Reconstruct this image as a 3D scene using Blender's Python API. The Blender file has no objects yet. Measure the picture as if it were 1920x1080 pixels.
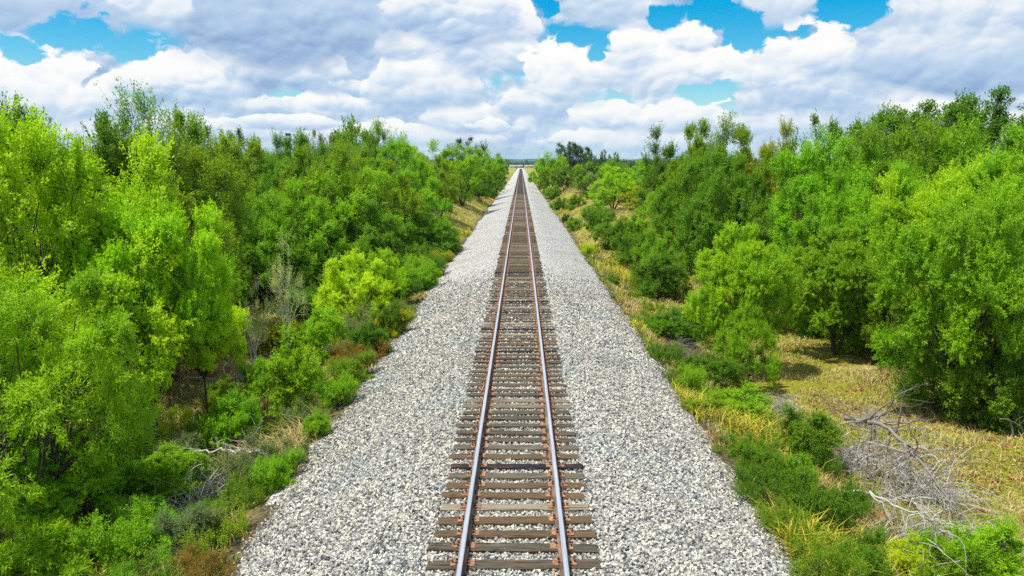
import bpy, math, random
import numpy as np

# ------------------------------------------------------------------ camera, light, sky, exposure
SC = bpy.context.scene
RAD = math.radians
FPX = 1500.0                       # focal length in pixels of a 1920 px wide picture
CAM = np.array((0.105, 0.0, 5.86))
PITCH, YAW = math.atan(233 / FPX), RAD(0.635)
cam_d = bpy.data.cameras.new('camera')
cam_d.lens = 36 * FPX / 1920
cam_d.sensor_width = 36
cam_d.clip_start, cam_d.clip_end = 0.1, 30000
cam_o = bpy.data.objects.new('camera', cam_d)
SC.collection.objects.link(cam_o)
cam_o.location = CAM
cam_o.rotation_euler = (RAD(90) - PITCH, 0, YAW)
SC.camera = cam_o
SC.view_settings.view_transform = 'Standard'
SC.view_settings.look = 'None'
SC.view_settings.gamma = 1
SC.view_settings.exposure = EXPOSURE = 0.45
SC.view_settings.use_curve_mapping = False
SC.cycles.max_bounces = 5
SC.cycles.diffuse_bounces = 3
SC.cycles.glossy_bounces = 2
SC.cycles.transmission_bounces = 3
SC.cycles.volume_bounces = 0
SC.cycles.use_denoising = False
SC.cycles.caustics_reflective = False
SC.cycles.caustics_refractive = False

SUN_EL, SUN_AZ = 69.0, -112.0       # degrees; azimuth measured from +Y towards +X
sv = (math.sin(RAD(SUN_AZ)) * math.cos(RAD(SUN_EL)), math.cos(RAD(SUN_AZ)) * math.cos(RAD(SUN_EL)), math.sin(RAD(SUN_EL)))
sl = bpy.data.lights.new('sun', 'SUN')
sl.energy, sl.angle, sl.color = 4.6, RAD(0.6), (1.0, 0.955, 0.87)
so = bpy.data.objects.new('sun', sl)
SC.collection.objects.link(so)
from mathutils import Vector
so.rotation_euler = Vector(sv).to_track_quat('Z', 'Y').to_euler()

CPI, SPI, CYA, SYA = math.cos(PITCH), math.sin(PITCH), math.cos(YAW), math.sin(YAW)
def ray(px, py):
    u, v = (px - 960) / FPX, (540 - py) / FPX
    x, y, z = u, CPI + v * SPI, -SPI + v * CPI
    return np.array((x * CYA - y * SYA, x * SYA + y * CYA, z))
def at(px, py, Y):
    d = ray(px, py)
    return CAM + d * (Y / d[1])

class NT:
    """small wrapper to write node graphs as expressions"""
    def __init__(s, tree): s.t = tree
    def n(s, typ, **kw):
        o = s.t.nodes.new(typ)
        for k, v in kw.items(): setattr(o, k, v)
        return o
    def put(s, sock, v):
        if isinstance(v, bpy.types.NodeSocket): s.t.links.new(v, sock)
        elif v is not None: sock.default_value = v
    def m(s, op, a, b=None, c=None, clamp=False):
        o = s.n('ShaderNodeMath', operation=op, use_clamp=clamp)
        for i, v in enumerate((a, b, c)): s.put(o.inputs[i], v)
        return o.outputs[0]
    def vm(s, op, a, b=None):
        o = s.n('ShaderNodeVectorMath', operation=op)
        s.put(o.inputs[0], a); s.put(o.inputs[1], b)
        return o.outputs[0]
    def comb(s, x, y, z):
        o = s.n('ShaderNodeCombineXYZ')
        for i, v in enumerate((x, y, z)): s.put(o.inputs[i], v)
        return o.outputs[0]
    def sep(s, v):
        o = s.n('ShaderNodeSeparateXYZ'); s.put(o.inputs[0], v); return o.outputs
    def noise(s, vec, scale, detail=4, rough=.55, dist=0, typ='FBM'):
        o = s.n('ShaderNodeTexNoise')
        s.put(o.inputs['Vector'], vec)
        o.inputs['Scale'].default_value = scale; o.inputs['Detail'].default_value = detail
        o.inputs['Roughness'].default_value = rough; o.inputs['Distortion'].default_value = dist
        return o.outputs['Fac'], o.outputs['Color']
    def vor(s, vec, scale, feature='F1', rnd=1):
        o = s.n('ShaderNodeTexVoronoi', feature=feature)
        s.put(o.inputs['Vector'], vec); o.inputs['Scale'].default_value = scale
        o.inputs['Randomness'].default_value = rnd
        return o.outputs
    def ss(s, x, a, b, ta=0., tb=1.):
        o = s.n('ShaderNodeMapRange', interpolation_type='SMOOTHSTEP')
        for i, v in enumerate((x, a, b, ta, tb)): s.put(o.inputs[i], v)
        return o.outputs[0]
    def lin(s, x, a, b, ta=0., tb=1.):
        o = s.n('ShaderNodeMapRange')
        for i, v in enumerate((x, a, b, ta, tb)): s.put(o.inputs[i], v)
        return o.outputs[0]
    def mix(s, f, a, b, mode='MIX'):
        o = s.n('ShaderNodeMix', data_type='RGBA', blend_type=mode)
        s.put(o.inputs[0], f)
        s.put(o.inputs[6], a if isinstance(a, bpy.types.NodeSocket) else (*a, 1)[:4])
        s.put(o.inputs[7], b if isinstance(b, bpy.types.NodeSocket) else (*b, 1)[:4])
        return o.outputs[2]
    def ramp(s, f, stops):
        o = s.n('ShaderNodeValToRGB'); s.put(o.inputs[0], f)
        el = o.color_ramp.elements
        while len(el) < len(stops): el.new(.5)
        for e, (p, c) in zip(el, stops): e.position = p; e.color = (*c, 1)
        return o.outputs[0]

def srgb(r, g, b):
    return tuple(((c / 255 + .055) / 1.055) ** 2.4 if c > 10 else c / 255 / 12.92 for c in (r, g, b))

# ---- sky: Nishita behind several rows of procedural cumulus, written over the view direction
W = bpy.data.worlds.new('World'); SC.world = W; W.use_nodes = True
W.node_tree.nodes.clear()
w = NT(W.node_tree)
SKYK = 0.1
gain = 2 ** -EXPOSURE
tc = w.n('ShaderNodeTexCoord').outputs['Generated']
nrm = w.vm('NORMALIZE', tc)
dx, dy, dz = w.sep(nrm)
az = w.m('ARCTAN2', dx, dy)
el = w.m('ARCSINE', dz)
sky = w.n('ShaderNodeTexSky', sky_type='NISHITA', sun_disc=False, sun_elevation=RAD(SUN_EL), sun_rotation=RAD(SUN_AZ))
sky.air_density, sky.dust_density, sky.ozone_density = 1.0, 0.3, 3.0
hs = w.n('ShaderNodeHueSaturation'); hs.inputs['Saturation'].default_value = 1.75; hs.inputs['Value'].default_value = 1.0
hs.inputs['Hue'].default_value = .485
w.put(hs.inputs['Color'], sky.outputs[0])
blue = hs.outputs[0]
K = gain / SKYK
def cc(r, g, b, k=1.0):
    return tuple(c * K * k for c in srgb(r, g, b))
flat = w.comb(dx, dy, w.m('MULTIPLY', dz, 1.45))
warp = w.noise(flat, 9, 3, .6)[1]
wv = w.vm('SUBTRACT', warp, (.5, .5, .5))
wp = w.n('ShaderNodeVectorMath', operation='SCALE'); w.put(wp.inputs[0], wv); wp.inputs[3].default_value = .05
P = w.vm('ADD', flat, wp.outputs[0])
nb = w.noise(P, 15, 9, .60)[0]                # billow field
def puffs(p):                                  # rounded cells in two sizes, like the heads of a cumulus
    a = w.vor(p, 21)['Distance']; b = w.vor(p, 52)['Distance']
    return w.m('MULTIPLY_ADD', b, .40, a)
h0 = puffs(P)
h1 = puffs(w.vm('ADD', P, (-.0030, 0, .0065)))
emb = w.m('SUBTRACT', h1, h0)
nb2 = w.noise(w.vm('ADD', P, (-.004, 0, .008)), 15, 4, .56)[0]
embs = w.m('ADD', w.m('MULTIPLY', emb, 1.05), w.m('MULTIPLY', w.m('SUBTRACT', nb, nb2), .75))
soft = w.noise(flat, 5.5, 6, .55, .3)[0]

# one cumulus: group(az, el, noise, emboss, centre az, base el, half width, height, brightness, base softness) -> mask, shade
G = bpy.data.node_groups.new('cumulus', 'ShaderNodeTree')
for nm in ('az', 'el', 'noise', 'emb', 'ca', 'ce', 'hw', 'h', 'top', 'base', 'rough', 'wob'):
    G.interface.new_socket(nm, in_out='INPUT', socket_type='NodeSocketFloat')
for nm in ('mask', 'shade'):
    G.interface.new_socket(nm, in_out='OUTPUT', socket_type='NodeSocketFloat')
g = NT(G)
gi = g.n('NodeGroupInput').outputs; go = g.n('NodeGroupOutput')
azw = g.m('MULTIPLY_ADD', gi['wob'], .06, gi['az'])
ga = g.m('DIVIDE', g.m('SUBTRACT', azw, gi['ca']), gi['hw'])
ge = g.m('DIVIDE', g.m('SUBTRACT', gi['el'], gi['ce']), gi['h'])
ge2 = g.m('MAXIMUM', ge, g.m('MULTIPLY', ge, -2.6))
d2 = g.m('ADD', g.m('MULTIPLY', ga, ga), g.m('MULTIPLY', ge2, ge2))
dd = g.m('MULTIPLY_ADD', gi['noise'], gi['rough'], g.m('SQRT', d2))
edge = g.lin(ge, -.1, .30, .45, .96)
mask = g.ss(dd, 1.04, edge)
sh = g.m('ADD', g.lin(ge, -.15, .75), gi['emb'])
sh = g.m('MULTIPLY_ADD', g.m('MAXIMUM', sh, -.2), g.m('SUBTRACT', gi['top'], gi['base']), gi['base'])
g.put(go.inputs[0], mask); g.put(go.inputs[1], sh)

# cloud field everywhere: pale veil, thinning high up
veil = w.ss(w.m('ADD', soft, w.m('MULTIPLY', nb, .5)), .58, .66)
low = w.ss(el, .09, .0)
shade0 = w.m('ADD', w.m('MULTIPLY', w.ss(soft, .36, .66), .42), w.m('ADD', w.m('MULTIPLY', embs, .9), w.m('MULTIPLY', low, .04)))
shade0 = w.m('ADD', shade0, .26)
RS = [(0, cc(142, 172, 212)), (.22, cc(172, 199, 230)), (.45, cc(198, 218, 240)), (.66, cc(234, 241, 249)), (.9, cc(255, 255, 253))]
def shade_col(s): return w.ramp(s, RS)
def dirae(px, py):
    d = ray(px, py); d = d / np.linalg.norm(d)
    return math.atan2(d[0], d[1]), math.asin(d[2])
cur = w.mix(w.m('MAXIMUM', veil, w.m('MULTIPLY', low, .9)), blue, shade_col(shade0))
# openings of blue sky (centre px, half sizes px)
HOLES = [(150, 55, 118, 52), (235, 75, 40, 32), (25, 95, 60, 30), (1075, 70, 62, 34), (1018, 8, 30, 22), (1120, 95, 26, 26),
         (1245, 30, 36, 22), (1400, 60, 50, 62), (1345, 30, 50, 32), (1600, 18, 60, 36), (1556, 40, 24, 22), (1335, 172, 100, 34), (1060, 110, 40, 20), (1395, 110, 30, 50),
         (1160, 76, 28, 12), (738, 130, 15, 14), (1700, 85, 16, 12), (1150, 188, 40, 12)]
hol = None
az_, el_ = az, el                  # each step leans on the one before, which keeps the shader's stack small
for (hx, hy, ha, hb) in HOLES:
    a0, e0 = dirae(hx, hy)
    q = w.m('DIVIDE', w.m('SUBTRACT', az_, a0), ha / FPX); r = w.m('DIVIDE', w.m('SUBTRACT', el_, e0), hb / FPX)
    f = w.m('SUBTRACT', 1.0, w.m('SQRT', w.m('ADD', w.m('MULTIPLY', q, q), w.m('MULTIPLY', r, r))))
    hol = f if hol is None else w.m('MAXIMUM', hol, f)
    az_ = w.m('MULTIPLY_ADD', hol, 1e-7, az_)
hm = w.ss(w.m('ADD', hol, w.m('ADD', w.m('MULTIPLY', w.m('SUBTRACT', nb, .5), 4.6), w.m('MULTIPLY', w.m('SUBTRACT', h0, .6), .9))), -.02, .3)
cur = w.mix(hm, cur, blue)
# cumulus heads, far to near: centre px, base y px, half width px, height px, top shade, base shade, ragged
HEADS = [
 (80, 262, 200, 60, .95, .40), (430, 256, 230, 36, .85, .34), (760, 268, 210, 40, .90, .40), (1180, 275, 190, 40, .90, .45),
 (1520, 250, 200, 60, .84, .34),
 (590, 212, 130, 40, 1.0, .26), (880, 236, 110, 50, .94, .36), (1265, 236, 150, 60, 1.05, .42),
 (700, 176, 70, 36, 1.0, .34), (1000, 205, 90, 40, 1.0, .34), (1130, 232, 70, 36, 1.05, .40), (930, 246, 60, 26, .95, .36), (1420, 205, 60, 50, 1.0, .34), (1700, 225, 150, 36, .92, .36), (520, 238, 110, 22, .9, .30),
 (60, 205, 120, 105, 1.1, .40), (230, 205, 70, 70, 1.0, .36), (350, 178, 120, 82, 1.08, .30),
 (560, 150, 130, 66, 1.1, .22), (800, 182, 150, 80, .92, .32), (910, 120, 100, 110, 1.1, .34),
 (1060, 168, 95, 96, 1.12, .42), (1250, 156, 120, 96, 1.1, .40), (1360, 146, 80, 60, 1.12, .40),
 (1130, 150, 60, 50, 1.1, .44), (1200, 110, 60, 60, 1.1, .44), (1300, 86, 50, 44, 1.05, .5), (760, 100, 60, 40, 1.05, .36), (980, 60, 60, 60, 1.05, .4), (1530, 185, 150, 120, .92, .26), (1570, 128, 90, 76, 1.15, .40),
 (110, 40, 150, 90, .60, .16, .8), (1850, 120, 200, 150, .74, .12, .9), (1790, 150, 150, 90, .6, .12, .8),
 (520, 74, 220, 170, .56, .06, .8), (850, 52, 140, 110, 1.0, .2, .7), (290, 30, 60, 80, .9, .4, .6),
 (1150, 26, 80, 80, .8, .3, .7), (1450, 20, 60, 90, .85, .4, .6),
]
sub = w.m('SUBTRACT', w.noise(flat, 20, 2, .5)[0], .5)
nbc = w.m('SUBTRACT', w.m('MULTIPLY_ADD', w.m('SUBTRACT', .62, h0), .22, nb), .5)
elc = el
for hd in HEADS:
    hx, hy, hw, hh, tp, bs = hd[:6]
    rg = hd[6] if len(hd) > 6 else 1.5
    a0, e0 = dirae(hx, hy)
    gn = w.n('ShaderNodeGroup', node_tree=G)
    for k, v in (('az', az_), ('el', el_), ('noise', nbc), ('emb', embs), ('ca', a0), ('ce', e0), ('hw', hw / FPX), ('h', hh / FPX), ('top', tp), ('base', bs), ('rough', -rg), ('wob', sub)):
        w.put(gn.inputs[k], v)
    cur = w.mix(gn.outputs[0], cur, shade_col(gn.outputs[1]))
    az_ = w.m('MULTIPLY_ADD', w.sep(cur)[0], 1e-7, az_)
    elc = w.m('MULTIPLY_ADD', w.sep(cur)[0], 1e-7, elc)
# a few openings lie in front of the heads
for (hx, hy, ha, hb) in [(160, 62, 84, 36), (238, 72, 30, 28), (40, 96, 44, 22), (1082, 70, 44, 18), (1020, 8, 22, 14), (1245, 28, 30, 18), (1398, 62, 34, 40),
                         (1350, 34, 36, 22), (1602, 18, 50, 26), (1320, 174, 66, 20), (1116, 96, 18, 16)]:
    a0, e0 = dirae(hx, hy)
    q = w.m('DIVIDE', w.m('SUBTRACT', az_, a0), ha / FPX); r = w.m('DIVIDE', w.m('SUBTRACT', elc, e0), hb / FPX)
    f = w.m('SUBTRACT', 1.0, w.m('SQRT', w.m('MULTIPLY_ADD', q, q, w.m('MULTIPLY', r, r))))
    f = w.m('MULTIPLY_ADD', nbc, 4.6, f)
    hm2 = w.ss(f, -.02, .32)
    cur = w.mix(hm2, cur, blue)
    az_ = w.m('MULTIPLY_ADD', hm2, 1e-7, az_)
    elc = w.m('MULTIPLY_ADD', hm2, 1e-7, elc)
# the lowest band pales towards the horizon
cur = w.mix(w.ss(el, .03, .0, 0, .45), cur, cc(200, 228, 240))
bg = w.n('ShaderNodeBackground'); bg.inputs[1].default_value = SKYK
w.put(bg.inputs[0], cur)
wo = w.n('ShaderNodeOutputWorld')
W.node_tree.links.new(bg.outputs[0], wo.inputs[0])
W.cycles.sampling_method = 'MANUAL'
W.cycles.sample_map_resolution = 512

# ------------------------------------------------------------------ helpers
COL = SC.collection
def mesh(name, v, f, mats, attr=None, smooth=False, midx=None):
    """v (N,3); f (M,3) or (M,4) int array; attr: per-face float called tint"""
    me = bpy.data.meshes.new(name)
    v = np.asarray(v, dtype=np.float32); f = np.asarray(f, dtype=np.int32)
    k = f.shape[1]
    me.vertices.add(len(v)); me.vertices.foreach_set('co', v.ravel())
    me.loops.add(f.size); me.loops.foreach_set('vertex_index', f.ravel())
    me.polygons.add(len(f)); me.polygons.foreach_set('loop_start', np.arange(len(f), dtype=np.int32) * k)
    for m_ in (mats if isinstance(mats, (list, tuple)) else [mats]): me.materials.append(m_)
    if midx is not None: me.polygons.foreach_set('material_index', np.asarray(midx, dtype=np.int32))
    me.polygons.foreach_set('use_smooth', np.full(len(f), smooth, dtype=bool))
    if attr is not None:
        a = me.attributes.new('tint', 'FLOAT', 'FACE'); a.data.foreach_set('value', np.asarray(attr, dtype=np.float32))
    me.update(calc_edges=True)
    return me
def tag(o, label=None, cat=None, group=None, kind=None):
    if label: o['label'] = label
    if cat: o['category'] = cat
    if group: o['group'] = group
    if kind: o['kind'] = kind
    return o
def link(name, data, parent=None, loc=None):
    o = bpy.data.objects.new(name, data); COL.objects.link(o)
    if parent is not None: o.parent = parent
    if loc is not None: o.location = loc
    return o
def cat_parts(parts):
    """join [(v, f, tint)] into one"""
    vs, fs, ts, n = [], [], [], 0
    for v, f, t in parts:
        vs.append(v); fs.append(f + n); ts.append(t); n += len(v)
    return np.concatenate(vs), np.concatenate(fs), np.concatenate(ts)
def box(x0, x1, y0, y1, z0, z1, t=.5):
    v = np.array([(x, y, z) for z in (z0, z1) for x, y in ((x0, y0), (x1, y0), (x1, y1), (x0, y1))], float)
    f = np.array([(0, 3, 2, 1), (4, 5, 6, 7), (0, 1, 5, 4), (1, 2, 6, 5), (2, 3, 7, 6), (3, 0, 4, 7)])
    return v, f, np.full(6, t)
def unit(a): return a / np.maximum(np.linalg.norm(a, axis=-1, keepdims=True), 1e-9)
def tubes(P, R, sides=4, tint=None, cap=False):
    """P (n,k,3) polylines, R (n,k) radii -> one mesh"""
    P = np.asarray(P, float); R = np.asarray(R, float)
    n, k = P.shape[:2]
    T = np.empty_like(P); T[:, 1:-1] = P[:, 2:] - P[:, :-2]; T[:, 0] = P[:, 1] - P[:, 0]; T[:, -1] = P[:, -1] - P[:, -2]
    T = unit(T)
    ref = np.where(np.abs(T[..., 2:3]) > .85, np.array((1., 0, 0)), np.array((0, 0, 1.)))
    U = unit(np.cross(T, ref)); V = np.cross(T, U)
    a = np.arange(sides) * 2 * math.pi / sides
    v = P[:, :, None] + R[:, :, None, None] * (U[:, :, None] * np.cos(a)[:, None] + V[:, :, None] * np.sin(a)[:, None])
    v = v.reshape(-1, 3)
    i, j, s = np.meshgrid(np.arange(n), np.arange(k - 1), np.arange(sides), indexing='ij')
    b = i * k * sides + j * sides
    f = np.stack((b + s, b + (s + 1) % sides, b + sides + (s + 1) % sides, b + sides + s), -1).reshape(-1, 4)
    t = np.repeat(tint if tint is not None else np.full(n, .5), (k - 1) * sides)
    return v, f, t
def sstep(x, a, b):
    t = np.clip((x - a) / (b - a), 0, 1); return t * t * (3 - 2 * t)
def vnoise(x, y, s=1.0, seed=0):
    """smooth value noise, 0..1"""
    x = np.asarray(x, float) * s; y = np.asarray(y, float) * s
    xi, yi = np.floor(x), np.floor(y); fx, fy = x - xi, y - yi
    fx, fy = fx * fx * (3 - 2 * fx), fy * fy * (3 - 2 * fy)
    def h(a, b):
        q = np.sin(a * 127.1 + b * 311.7 + seed * 74.7) * 43758.5453
        return q - np.floor(q)
    return (h(xi, yi) * (1 - fx) + h(xi + 1, yi) * fx) * (1 - fy) + (h(xi, yi + 1) * (1 - fx) + h(xi + 1, yi + 1) * fx) * fy

# ------------------------------------------------------------------ materials
def material(name):
    m_ = bpy.data.materials.new(name); m_.use_nodes = True
    m_.node_tree.nodes.clear()
    t = NT(m_.node_tree)
    out = t.n('ShaderNodeOutputMaterial')
    return m_, t, out
def principled(t, out, col, rough=.7, spec=.3, metal=0., bump=None, bstr=.5, bdist=.02):
    p = t.n('ShaderNodeBsdfPrincipled')
    t.put(p.inputs['Base Color'], col if isinstance(col, bpy.types.NodeSocket) else (*col, 1)[:4])
    t.put(p.inputs['Roughness'], rough); t.put(p.inputs['Specular IOR Level'], spec); t.put(p.inputs['Metallic'], metal)
    if bump is not None:
        b = t.n('ShaderNodeBump'); b.inputs['Strength'].default_value = bstr; b.inputs['Distance'].default_value = bdist
        t.put(b.inputs['Height'], bump); t.put(p.inputs['Normal'], b.outputs[0])
    if out is not None: t.t.links.new(p.outputs[0], out.inputs[0])
    return p
def attr(t, name='tint'):
    return t.n('ShaderNodeAttribute', attribute_name=name).outputs['Fac']
def objc(t): return t.n('ShaderNodeTexCoord').outputs['Object']

def leaf_material(name, warm=(1.22, 1.08, .6), trans=.42):
    m_, t, out = material(name)
    oi = t.n('ShaderNodeObjectInfo')
    tint = attr(t)
    oc = objc(t)
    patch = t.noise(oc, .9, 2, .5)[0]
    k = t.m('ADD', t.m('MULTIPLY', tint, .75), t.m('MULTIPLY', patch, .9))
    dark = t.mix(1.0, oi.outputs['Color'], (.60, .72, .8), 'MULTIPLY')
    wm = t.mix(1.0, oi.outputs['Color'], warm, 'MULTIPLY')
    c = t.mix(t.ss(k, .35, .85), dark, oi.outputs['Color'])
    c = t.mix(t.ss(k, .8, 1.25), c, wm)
    p = principled(t, None, c, .55, .25)
    tr = t.n('ShaderNodeBsdfTranslucent')
    t.put(tr.inputs[0], t.mix(1.0, c, (1.5, 1.5, .6), 'MULTIPLY'))
    mx = t.n('ShaderNodeMixShader'); mx.inputs[0].default_value = trans
    t.t.links.new(p.outputs[0], mx.inputs[1]); t.t.links.new(tr.outputs[0], mx.inputs[2])
    t.t.links.new(mx.outputs[0], out.inputs[0])
    return m_
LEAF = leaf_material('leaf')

def simple(name, ca, cb, scale=8, rough=.85, detail=4, vec=None, bstr=.4, bdist=.01, spec=.2, tinted=0.):
    m_, t, out = material(name)
    v = objc(t)
    if vec: v = t.vm('MULTIPLY', v, vec)
    n_ = t.noise(v, scale, detail, .6)[0]
    f = t.ss(n_, .3, .7)
    if tinted: f = t.m('ADD', t.m('MULTIPLY', f, 1 - tinted), t.m('MULTIPLY', attr(t), tinted))
    principled(t, out, t.mix(f, ca, cb), rough, spec, bump=n_, bstr=bstr, bdist=bdist)
    return m_
BARK = simple('bark', (.03, .024, .018), (.12, .10, .08), 6, vec=(4, 4, 1))
DEADWOOD = simple('dead_wood', (.19, .175, .15), (.56, .53, .48), 5, tinted=.7)
DARKTWIG = simple('dark_twigs', (.07, .06, .05), (.26, .23, .20), 5, tinted=.8)
PALEBARK = simple('pale_bark', (.52, .52, .42), (.76, .75, .62), 5)

# ------------------------------------------------------------------ land
BALLAST_TOE = 4.55
def ballast_z(a):
    return np.interp(a, (0, 1.35, 1.8, BALLAST_TOE, 5.2), (-.038, -.034, -.014, -.72, -.95))
def ground(x, y):
    x = np.asarray(x, float); y = np.asarray(y, float)
    a = np.abs(x)
    toe = np.interp(a, (0, BALLAST_TOE - .25, BALLAST_TOE, 5.4), (-.60, -.82, -.74, -.95))
    near_l = np.interp(a, (0, 5.2, 7.2, 9.5, 30, 80), (0, 0, -.85, -1.45, -1.35, .5))
    near_r = np.interp(a, (0, 5.2, 7.0, 8.8, 12, 30, 80), (0, 0, -.75, -1.30, -1.35, -1.0, .8))
    near = np.where(x < 0, near_l, near_r)
    far = np.interp(a, (0, 5.0, 8.8, 12, 40, 300), (0, 0, 2.2, 2.6, 2.3, 1.6))
    wf = sstep(y, 46, 80)
    hump = .55 + .45 * np.sin(y * .045 + np.where(x < 0, 1.4, .2))
    far = far * (0.62 + .5 * hump) * (1 - .75 * sstep(y, 330, 700))
    z = toe + near * (1 - wf) + far * wf
    r = sstep(a, 4.9, 8)
    z = z + r * ((vnoise(x, y, .23, 1) - .5) * .5 + (vnoise(x, y, .7, 2) - .5) * .22)
    z = z + sstep(a, 4.3, 4.8) * (vnoise(x, y, 1.3, 3) - .5) * .10
    return z
def gz(x, y): return float(ground(np.array([x]), np.array([y]))[0])

def grid_mesh(name, xs, ys, zf, mat):
    X, Y = np.meshgrid(xs, ys)
    v = np.stack((X, Y, zf(X, Y)), -1).reshape(-1, 3)
    nx, ny = len(xs), len(ys)
    i, j = np.meshgrid(np.arange(nx - 1), np.arange(ny - 1))
    b = (j * nx + i).ravel()
    f = np.stack((b, b + 1, b + nx + 1, b + nx), -1)
    return mesh(name, v, f, mat, smooth=True)

# ground material: tan dry grass, olive grass, litter and soil
mg, t, out = material('ground_soil_and_grass')
geo = t.n('ShaderNodeNewGeometry').outputs['Position']
gx, gy, gzz = t.sep(geo)
n1 = t.noise(geo, .22, 5, .6)[0]
n2 = t.noise(geo, 1.4, 6, .65)[0]
n3 = t.noise(geo, 9, 6, .7)[0]
n4 = t.vor(geo, 16)['Color']
tan = t.mix(t.ss(n3, .3, .7), srgb(132, 112, 66), srgb(206, 184, 128))
olive = t.mix(t.ss(n3, .3, .7), srgb(84, 92, 24), srgb(160, 160, 50))
litter = t.mix(t.ss(t.sep(n4)[0], .2, .8), srgb(92, 60, 36), srgb(180, 136, 88))
green = t.mix(t.ss(n3, .3, .7), srgb(30, 42, 12), srgb(82, 104, 24))
soil = t.mix(t.ss(n3, .35, .7), srgb(60, 44, 30), srgb(138, 108, 78))
c = t.mix(t.ss(t.m('ADD', n1, t.m('MULTIPLY', n2, .5)), .52, .76), tan, olive)
c = t.mix(t.m('MULTIPLY', t.ss(n2, .52, .64), t.ss(gx, 6, 12)), c, litter)
leftm = t.m('MULTIPLY', t.ss(gx, -4.5, -6.5), t.ss(gy, 70, 52))
gl = t.mix(t.ss(n2, .40, .62), green, soil)
gl = t.mix(t.ss(t.noise(geo, .9, 3, .5)[0], .56, .66), gl, t.mix(.35, tan, soil))
c = t.mix(leftm, c, gl)
c = t.mix(t.m('MULTIPLY', t.ss(t.m('ABSOLUTE', gx), 5.6, 4.8), t.ss(n2, .3, .5, .5, .95)), c, t.mix(t.ss(n3, .35, .7), srgb(52, 44, 36), srgb(120, 108, 90)))
# deep in the woods the floor is litter and shade plants
ax_ = t.m('ABSOLUTE', gx)
c = t.mix(t.m('MULTIPLY', t.ss(ax_, 16, 24), .8), c, green)
principled(t, out, c, .95, .1, bump=t.m('ADD', n3, t.m('MULTIPLY', n2, .6)), bstr=.9, bdist=.12)
GROUND = mg
def axis(fine, rng, coarse):
    a = list(np.arange(-rng, rng + 1e-6, fine)); p = rng; s = fine
    while p < coarse:
        s *= 1.18; p += s; a = [-p] + a + [p]
    return np.array(a)
ys_ = list(np.arange(-6, 60, .35)); yy, s_ = ys_[-1], .35
while yy < 9000:
    s_ = min(s_ * 1.04, 300); yy += s_; ys_.append(yy)
ys_ = [-400, -200, -100, -50, -25, -12] + ys_
o = link('ground', grid_mesh('ground', axis(.35, 26, 7000), np.array(ys_), ground, GROUND)); tag(o, kind='structure')

# hills on the horizon, dark with woods
mh, t, out = material('wooded_hill')
geo = t.n('ShaderNodeNewGeometry').outputs['Position']
nh = t.noise(t.vm('MULTIPLY', geo, (1, .3, 2)), .02, 6, .7)[0]
principled(t, out, t.mix(t.ss(nh, .35, .65), (.012, .03, .012), (.05, .09, .03)), .95, .1)
def hillz(x, y):
    return -3 + 36 * np.exp(-((y - 5600) / 900.) ** 2) * (.72 + .32 * vnoise(x, y, .0011, 5) + .22 * (vnoise(x, y * .2, .006, 6)) + .16 * vnoise(x, y * .1, .02, 7))
o = link('hills', grid_mesh('hills', np.linspace(-4200, 4200, 700), np.linspace(4200, 7200, 26), hillz, mh)); tag(o, kind='structure')

# ballast: crushed limestone sheet, plus loose stones as real pieces near the camera
mb, t, out = material('crushed_limestone_bed')
geo = t.n('ShaderNodeNewGeometry').outputs['Position']
vo = t.vor(geo, 17); ve = t.vor(geo, 17, 'DISTANCE_TO_EDGE')['Distance']
rr = t.sep(vo['Color'])[0]
st = t.ramp(rr, [(0, srgb(140, 140, 140)), (.3, srgb(182, 181, 178)), (.7, srgb(210, 208, 202)), (1, srgb(232, 230, 224))])
gap = t.ss(ve, .0, .12)
big = t.noise(geo, .5, 4, .6)[0]
st = t.mix(t.ss(big, .45, .7, 0, .35), st, srgb(150, 142, 132))
principled(t, out, t.mix(gap, (.12, .115, .11), st), .9, .2, bump=t.m('ADD', t.m('MULTIPLY', gap, .6), rr), bstr=1, bdist=.035)
BED = mb
ys2 = np.concatenate((np.arange(-6, 60, .5), np.geomspace(60.5, 1150, 160)))
bx_ = np.array((-5.0, -4.55, -3.9, -3.2, -2.5, -1.8, -1.35, -.7, 0, .7, 1.35, 1.8, 2.5, 3.2, 3.9, 4.55, 5.0))
def bz(x, y): return ballast_z(np.abs(x)) + (vnoise(x, y, .9, 9) - .5) * .07 * sstep(np.abs(x), 1.4, 2.2) - .012
o = link('ballast_bed', grid_mesh('ballast_bed', bx_, ys2, bz, BED)); tag(o, kind='structure')

mstone, t, out = material('limestone_chip')
tt = attr(t)
geo = t.n('ShaderNodeNewGeometry').outputs['Position']
c = t.ramp(tt, [(0, srgb(60, 63, 68)), (.22, srgb(108, 112, 116)), (.45, srgb(156, 154, 147)), (.72, srgb(194, 190, 176)), (.95, srgb(224, 220, 206)), (1, srgb(214, 206, 190))])
blu = t.noise(geo, .35, 4, .6)[0]
c = t.mix(t.ss(blu, .5, .66, 0, .45), c, t.mix(1., c, (.80, .95, 1.02), 'MULTIPLY'))
c = t.mix(t.ss(t.noise(geo, 30, 3, .6)[0], .45, .7, 0, .3), c, (.25, .23, .2))
sx = t.sep(geo)[0]
rl = t.m('ABSOLUTE', t.m('SUBTRACT', t.m('ABSOLUTE', sx), .755))
stn = t.m('MULTIPLY', t.ss(rl, .42, .08), t.ss(t.noise(t.vm('MULTIPLY', geo, (3, .7, 1)), 1.3, 4, .6)[0], .38, .62, .15, .8))
c = t.mix(stn, c, t.mix(1., c, (.62, .50, .40), 'MULTIPLY'))
dirt = t.ss(t.noise(geo, .8, 5, .65)[0], .52, .70, 0, .5)
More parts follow.
